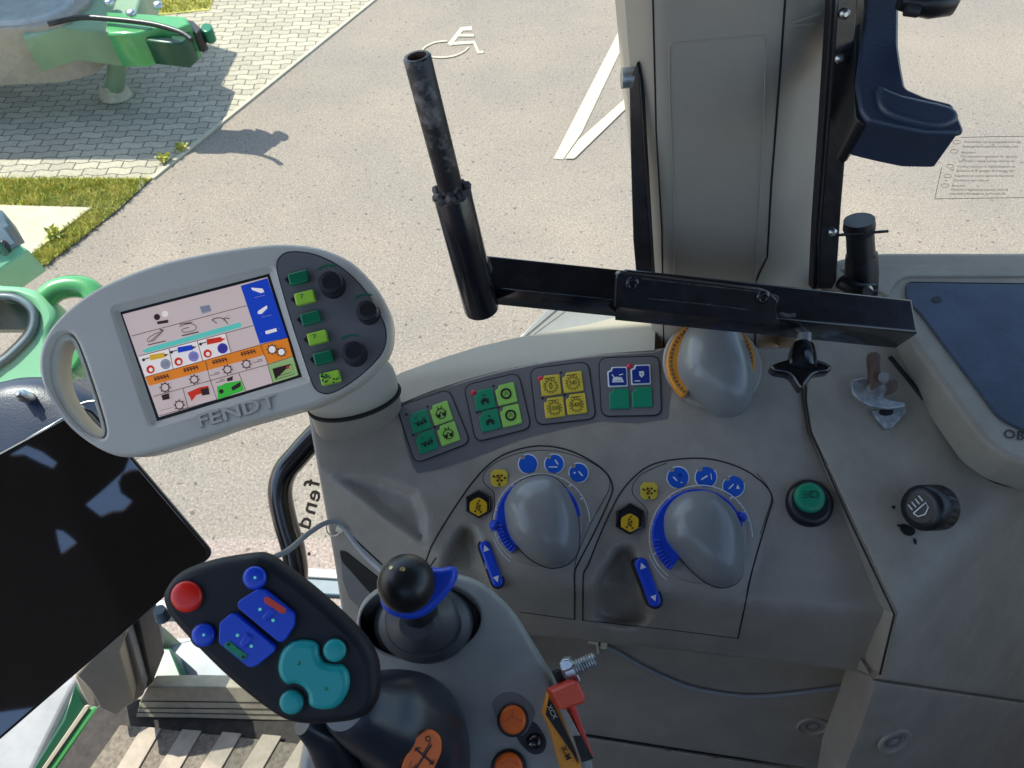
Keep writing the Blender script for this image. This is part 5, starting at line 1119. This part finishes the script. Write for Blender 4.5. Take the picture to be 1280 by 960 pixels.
# ================================================================== BLACK BRACKET with bar
br = thing('monitor_bracket', W(880, 390, .62), 'black welded steel bracket with upright pipe and crossbar in front of the pillar', 'bracket')
A = W(604, 348, .565); B = W(1124, 402, .60); ax = (B-A); L = ax.length; ax.normalize()
nf_ = Vector((0, -.80, .60)); nf_ = (nf_-ax*nf_.dot(ax)).normalized(); up_ = ax.cross(nf_)*-1
if up_.z < 0: up_ = -up_
# bar cross-section: front face (faces down-left) and top face
def bar(b, p0, p1, hw, ht, m, bev=.0015, rot=0):
    a = (p1-p0); l = a.length; a = a.normalized(); fr = Vector((0, -math.cos(rot), -math.sin(rot))); fr = (fr-a*fr.dot(a)).normalized(); tp = fr.cross(a); tp = tp if tp.z > 0 else -tp
    b.box(p0-fr*hw-tp*ht, a*l, fr*2*hw, tp*2*ht if fr.cross(tp).dot(a) else tp, m, bev)
def obox(b, p0, a, fr, tp, l, w, h, m, bev):
    f = Fr.__new__(Fr); f.o = p0; f.u = a; f.n = tp if a.cross(fr).dot(tp) > 0 else tp; f.v = f.n.cross(f.u)
    b.prism(f, [(0, -w/2), (l, -w/2), (l, w/2), (0, w/2)], -h/2, h/2, m, bev=bev, seg=2, local=True)
a = ax; fr = Vector((0, -.93, -.36)); fr = (fr-a*fr.dot(a)).normalized(); tp = a.cross(fr); tp = tp if tp.z > 0 else -tp
b = MB(); obox(b, W(604, 349, .568), a, fr, tp, .13, .026, .026, 'metal_black', .0015); b.build('crossbar', br)
pB0 = W(952, 384, .575); b = MB(); obox(b, W(775, 368, .570), a, fr, tp, (W(1124, 404, .60)-W(775, 368, .570)).length, .0285, .0285, 'metal_black', .002); b.build('outer_tube', br)
FPl = Fr(860, 375, .548, fr*.75+tp*.66)
b = MB(); b.prism(FPl, rounded([(770, 341), (960, 364), (974, 376), (970, 386), (975, 408), (768, 384)], [8, 12, 8, 4, 2, 3]), -.006, 0, 'metal_black', bev=.001); b.build('weld_plate', br)
b = MB(); 
for x, y in ((790, 354), (953, 371)): b = MB(); b.lathe(FPl, x, y, [(.0050, 0), (.0050, .0015), (.0036, .0026), (.0024, .0026), (.002, .001)], 'metal_black', 20); b.build('bolt_head', br)
b = MB(); 
for p in ([(802, 348), (880, 357), (962, 367), (973, 376)], [(810, 373), (870, 379), (935, 387)]): b.tube([FPl.pt(x, y, .0002) for x, y in smooth(p, 4, False)], .0005, 'weld', 6)
b.build('scratch', br); b = MB()
b.tube([FPl.pt(x, y, .001) for x, y in ((975, 392), (985, 395), (994, 394))], .0016, 'weld', 8); b.build('weld_bead', br)
p_t, p_c, p_b = W(521, 70, .430), W(557, 208, .480), W(602, 386, .566)
p_c = p_t.lerp(p_b, .47)
p_bb = p_b+(p_b-p_t).normalized()*.004
n_ = (p_t-p_b).normalized()
b = MB()
Fpi = Fr.__new__(Fr); Fpi.o = p_c; Fpi.n = n_; Fpi.u = Vector((1, 0, 0)); Fpi.u = (Fpi.u-n_*n_.x).normalized(); Fpi.v = n_.cross(Fpi.u); LT = (p_t-p_c).length; LB = (p_b-p_c).length
b.lathe(Fpi, 0, 0, [(.0080, -.002), (.0080, LT-.001), (.0074, LT), (.0056, LT)], 'metal_chip', 40, local=(0, 0)); pp = b.F.pop(); b.M.pop(); b.S.pop(); pp = b.F.pop(-1); b.M.pop(); b.S.pop()
b.lathe(Fpi, 0, 0, [(.0056, LT), (.0054, LT-.03)], 'rust', 30, local=(0, 0)); b.F.pop(); b.M.pop(); b.S.pop()
b.F.pop(); b.M.pop(); b.S.pop(); b.add([Fpi.w(.0055*math.cos(k*.21), .0055*math.sin(k*.21), LT-.03) for k in range(30)], [list(range(30))], 'seam')
b.build('thin_pipe', br)
b = MB(); b.lathe(Fpi, 0, 0, [(.0126, -LB), (.0128, -LB+.002), (.0124, -.002), (.0112, .0), (.0085, .002)], 'metal_black', 40, local=(0, 0)); b.build('socket_pipe', br)
b = MB(); nwb = 26
b.tube([Fpi.w(.0098*math.cos(k*2*math.pi/nwb), .0098*math.sin(k*2*math.pi/nwb), .0015*math.sin(k*1.7)) for k in range(nwb+1)], [.0030+.0010*math.sin(k*2.3) for k in range(nwb+1)], 'weld', 8)
b.build('weld_bead', br); b = MB(); b.tube([W(608, 322, .548), W(611, 335, .552), W(607, 350, .553), W(604, 368, .556)], [.002, .003, .0024, .002], 'weld', 8); b.build('weld_bead', br)
# flat straps
b = MB(); Fst = Fr(800, 220, .60, (-.55, -.8, .1)); b.prism(Fst, [(786, 98), (796, 78), (800, 100), (806, 200), (812, 300), (815, 345), (795, 345), (791, 300), (788, 200)], -.006, 0, 'metal_black', bev=.001); b.build('strap', br)
b = MB(); b.tube([W(797, 97, .565), W(777, 98, .565)], [.008, .008], 'zinc', 6); b.build('strap_bolt', br)
Fa = Fr(1050, 180, .56, (.15, -.95, .2))
b = MB(); b.prism(Fa, [(1049, -60), (1078, -60), (1070, 40), (1062, 140), (1052, 260), (1046, 352), (1040, 362), (1022, 362), (1024, 300), (1035, 160), (1044, 30)], -.008, 0, 'metal_black', bev=.0015); b.build('long_strap', br)
b = MB(); b.prism(Fa, [(1040, -60), (1049, -60), (1044, 30), (1035, 160), (1024, 300), (1022, 362), (1016, 362), (1020, 280), (1030, 140), (1038, 20)], -.012, -.004, 'black_soft', bev=.001); b.build('strap_flange', br)
b = MB()
for x, y in ((1055, 17), (1049, 73), (1040, 290)): b = MB(); b.lathe(Fa, x, y, [(.0035, 0), (.0035, .002), (.0015, .003)], 'steel', 10); b.build('rivet', br)
# star knob
kn = thing('star_knob', W(1003, 455, .58), 'black three-lobed star knob on a brass stud under the crossbar', 'knob')
b = MB(); b.tube([W(1006, 400, .590), W(1005, 440, .584)], [.0055, .0055], 'bolt_steel', 12); b.tube([W(1006, 402, .590), W(1006, 412, .589)], [.009, .0075], 'weld', 10); b.build('stud', kn)
b = MB(); Fk = Fr(1003, 462, .575, (-.05, -.35, .93)); b.tube([W(1004, 434, .586), W(1003, 446, .580), W(1002, 462, .574)], [.0085, .0105, .011], 'black_gloss', 20); b.build('hub', kn)
b = MB(); b.prism(Fk, smooth([(964, 457), (972, 452), (988, 447), (1002, 444), (1018, 447), (1034, 452), (1041, 458), (1036, 464), (1020, 467), (1010, 478), (1003, 486), (997, 480), (988, 468), (970, 464)], 4), -.006, .004, 'black_gloss', bev=.0035, seg=4); b.build('lobes', kn)
# connector socket behind the bar
cn = thing('black_socket', W(1075, 350, .66), 'upright black cylindrical socket with a cross pin beside the pillar', 'socket')
b = MB(); b.tube([W(1076, 372, .66), W(1077, 340, .648), W(1077, 318, .64)], [.0135, .0135, .0125], 'black_soft', 24); b.tube([W(1077, 330, .643), W(1075, 292, .628)], [.0112, .0108], 'black', 24); b.build('barrel', cn)
b = MB(); b.tube([W(1075, 290, .627), W(1074, 284, .624), W(1074, 275, .620)], [.0115, .0125, .0118], 'black_soft', 24); b.build('cap', cn)
b = MB(); b.tube([W(1046, 294, .615), W(1110, 289, .615)], .0012, 'black', 8); b.build('pin', cn)
b = MB(); b.tube([W(1050, 352, .64), W(1072, 364, .63), W(1094, 362, .63)], [.006, .007, .005], 'black', 12); b.tube([W(1085, 362, .625), W(1085, 366, .615)], [.004, .004], 'steel', 12); b.build('clamp', cn)
# black plastic holder, blue sky reflection put into its colour
ph = thing('plastic_holder', W(1130, 120, .5), 'black plastic cup holder arm, tinted for its blue sky sheen, hanging right of the pillar', 'holder')
Fh2 = Fr(1130, 100, .50, (-.05, -.34, .94)); zh = lambda x, y: (1020+x/3.2, y/3.2)
topo = [zh(*p) for p in [(195, -120), (335, -120), (333, 60), (332, 180), (345, 270), (360, 350), (440, 385), (548, 412), (575, 470), (597, 522), (575, 532), (440, 530), (330, 508), (212, 480), (180, 440), (160, 330), (180, 180), (200, 30)]]
b = MB(); b.prism(Fh2, rounded(topo, 5, 3), -.036, 0, 'bluegrey', prof=[(.002, -.036), (.002, -.006), (0, -.003), (.0004, -.001), (.002, 0)]); b.build('arm', ph)
b = MB(); b.tube([Fh2.pt(*zh(*p), -.002) for p in smooth([(250, 330), (280, 350), (360, 370), (440, 395), (540, 425)], 4, False)], [.001]+[.006]*15+[.002], 'bluegrey', 14) if False else b.prism(Fh2, smooth([zh(*p) for p in [(255, 335), (350, 372), (545, 418), (575, 470), (500, 500), (380, 480), (280, 440), (250, 390)]], 3), -.001, .004, 'bluegrey', bev=.004, seg=4); b.build('lip', ph)
b = MB(); b.prism(Fh2, [zh(*p) for p in [(150, 100), (180, 90), (165, 330), (180, 440), (212, 484), (190, 500), (158, 470), (148, 330)]], -.045, -.006, 'black', bev=.001); b.build('side_wall', ph)
gk = thing('swivel_knob', W(1165, 5, .5), 'black ribbed swivel knob cut off by the top edge beside the holder', 'knob')
b = MB(); b.tube([W(1125, 0, .50), W(1150, 4, .50), W(1162, 2, .50), W(1185, 0, .50), W(1192, -6, .50)], [.006, .008, .0105, .010, .006], 'black', 20); b.tube([W(1190, -30, .5), W(1165, -12, .5)], [.012, .012], 'black_soft', 20); b.build('knob_body', gk)
b = MB(); b.tube([W(1132, 12, .496), W(1148, 14, .496)], [.004, .004], 'rubber', 10); b.build('pin', gk)
# ================================================================== WINDOW GLASS and print
GY = .68
gw = thing('side_window', Vector((0, GY, 1.6)), 'clear side window pane of the cab with printed warning text and mirrored lettering', 'window')
b = MB(); b.box((-1.05, GY, 1.55), (2.4, 0, 0), (0, .005, 0), (0, 0, 1.6), 'window_glass'); b.build('pane', gw)
GF = Fr.__new__(Fr); GF.o = Vector((0, GY, 2.5)); GF.u = Vector((1, 0, 0)); GF.v = UP; GF.n = Vector((0, -1, 0))
b = MB(); zx = lambda x, y: (1160+x/9.6, 160+y/9.6)
rows = [(430, 168, 'Vorschriften zur landesspezifischen Zul'), (412, 222, 'Anhängerbremssysteme einhalten und'), (395, 294, 'Attention!'), (385, 342, 'The respective regulations for national'), (365, 398, 'and trailer braking systems shall be ob'), (350, 462, 'Veuillez respecter la réglementation nat'), (335, 514, 'de vitesse et le système de freinage rem'), (318, 574, 'Rispettare le norme vigenti in materia di'), (300, 628, 'di frenatura per trattore'), (285, 692, 'Atención:'), (272, 740, 'Observe la legislación nacional sobre la'), (258, 788, 'velocidad y los sistemas de frenado de')]
for x, y, t in rows:
    b.text(GF, t, *zx(x, y), 3.1, 'bronze', 0, .001, sx=1.02)
for y in (170, 280, 460, 575, 690):
    x = 430-(y-168)*.27-105; b.line(GF, circ(*zx(x+20, y), 4.6, 2.3, n=16)+[circ(*zx(x+20, y), 4.6, 2.3, n=16)[0]], .55, 'bronze', .001)
for p in ([(400, 112), (1152, 98), (1600, 92)], [(165, 470), (80, 850)], [(80, 850), (1152, 835), (1600, 830)]): b.line(GF, [zx(*q) for q in p], .7, 'bronze', .001)
b.build('warning_print', gw)
b = MB(); b.text(GF, 'fendt.', 396, 590, 20, 'blackink', 108, .0012, 'LEFT', mirror=True, sx=1.3, bold=.015) if False else None
for ch, (x, y), a_ in zip('fendt.', ((391, 604), (392, 619), (387, 635), (381, 653), (374, 668), (380, 690)), (104, 104, 106, 108, 110, 110)):
    b.text(GF, ch, x, y, 19, 'blackink', a_+180, .0012, 'CENTER', mirror=True, sx=1.15, bold=.02)
b.build('mirrored_lettering', gw)
# ================================================================== LIGHT, CAMERA
SUN = Vector((-.50, .28, .82)).normalized()
sd = bpy.data.lights.new('sun', 'SUN'); sd.energy = 3.5; sd.angle = math.radians(.5); sd.color = (1, .95, .87)
so_ = bpy.data.objects.new('sun', sd); COL.objects.link(so_); so_.rotation_euler = SUN.to_track_quat('Z', 'Y').to_euler()
w = bpy.data.worlds.new('World'); sc.world = w; w.use_nodes = True; nt = w.node_tree; sk = nt.nodes.new('ShaderNodeTexSky'); sk.sky_type = 'NISHITA'; sk.sun_disc = False
sk.sun_elevation = math.asin(SUN.z); sk.sun_rotation = math.atan2(SUN.x, SUN.y)
bg = nt.nodes['Background']; bg.inputs['Strength'].default_value = .15; nt.links.new(sk.outputs[0], bg.inputs[0])
cd = bpy.data.cameras.new('camera'); cd.sensor_width = 36; cd.lens = 36*FPX/1280; cd.clip_start = .01; cd.clip_end = 300
cd.dof.use_dof = True; cd.dof.focus_distance = .66; cd.dof.aperture_fstop = 26
co = bpy.data.objects.new('camera', cd); COL.objects.link(co); co.location = CAM; co.rotation_euler = (math.pi/2-PITCH, 0, 0); sc.camera = co
sc.view_settings.view_transform = 'Standard'; sc.view_settings.look = 'None'; sc.view_settings.gamma = 1; sc.view_settings.exposure = 1.15
sc.cycles.max_bounces = 8; sc.cycles.transparent_max_bounces = 12
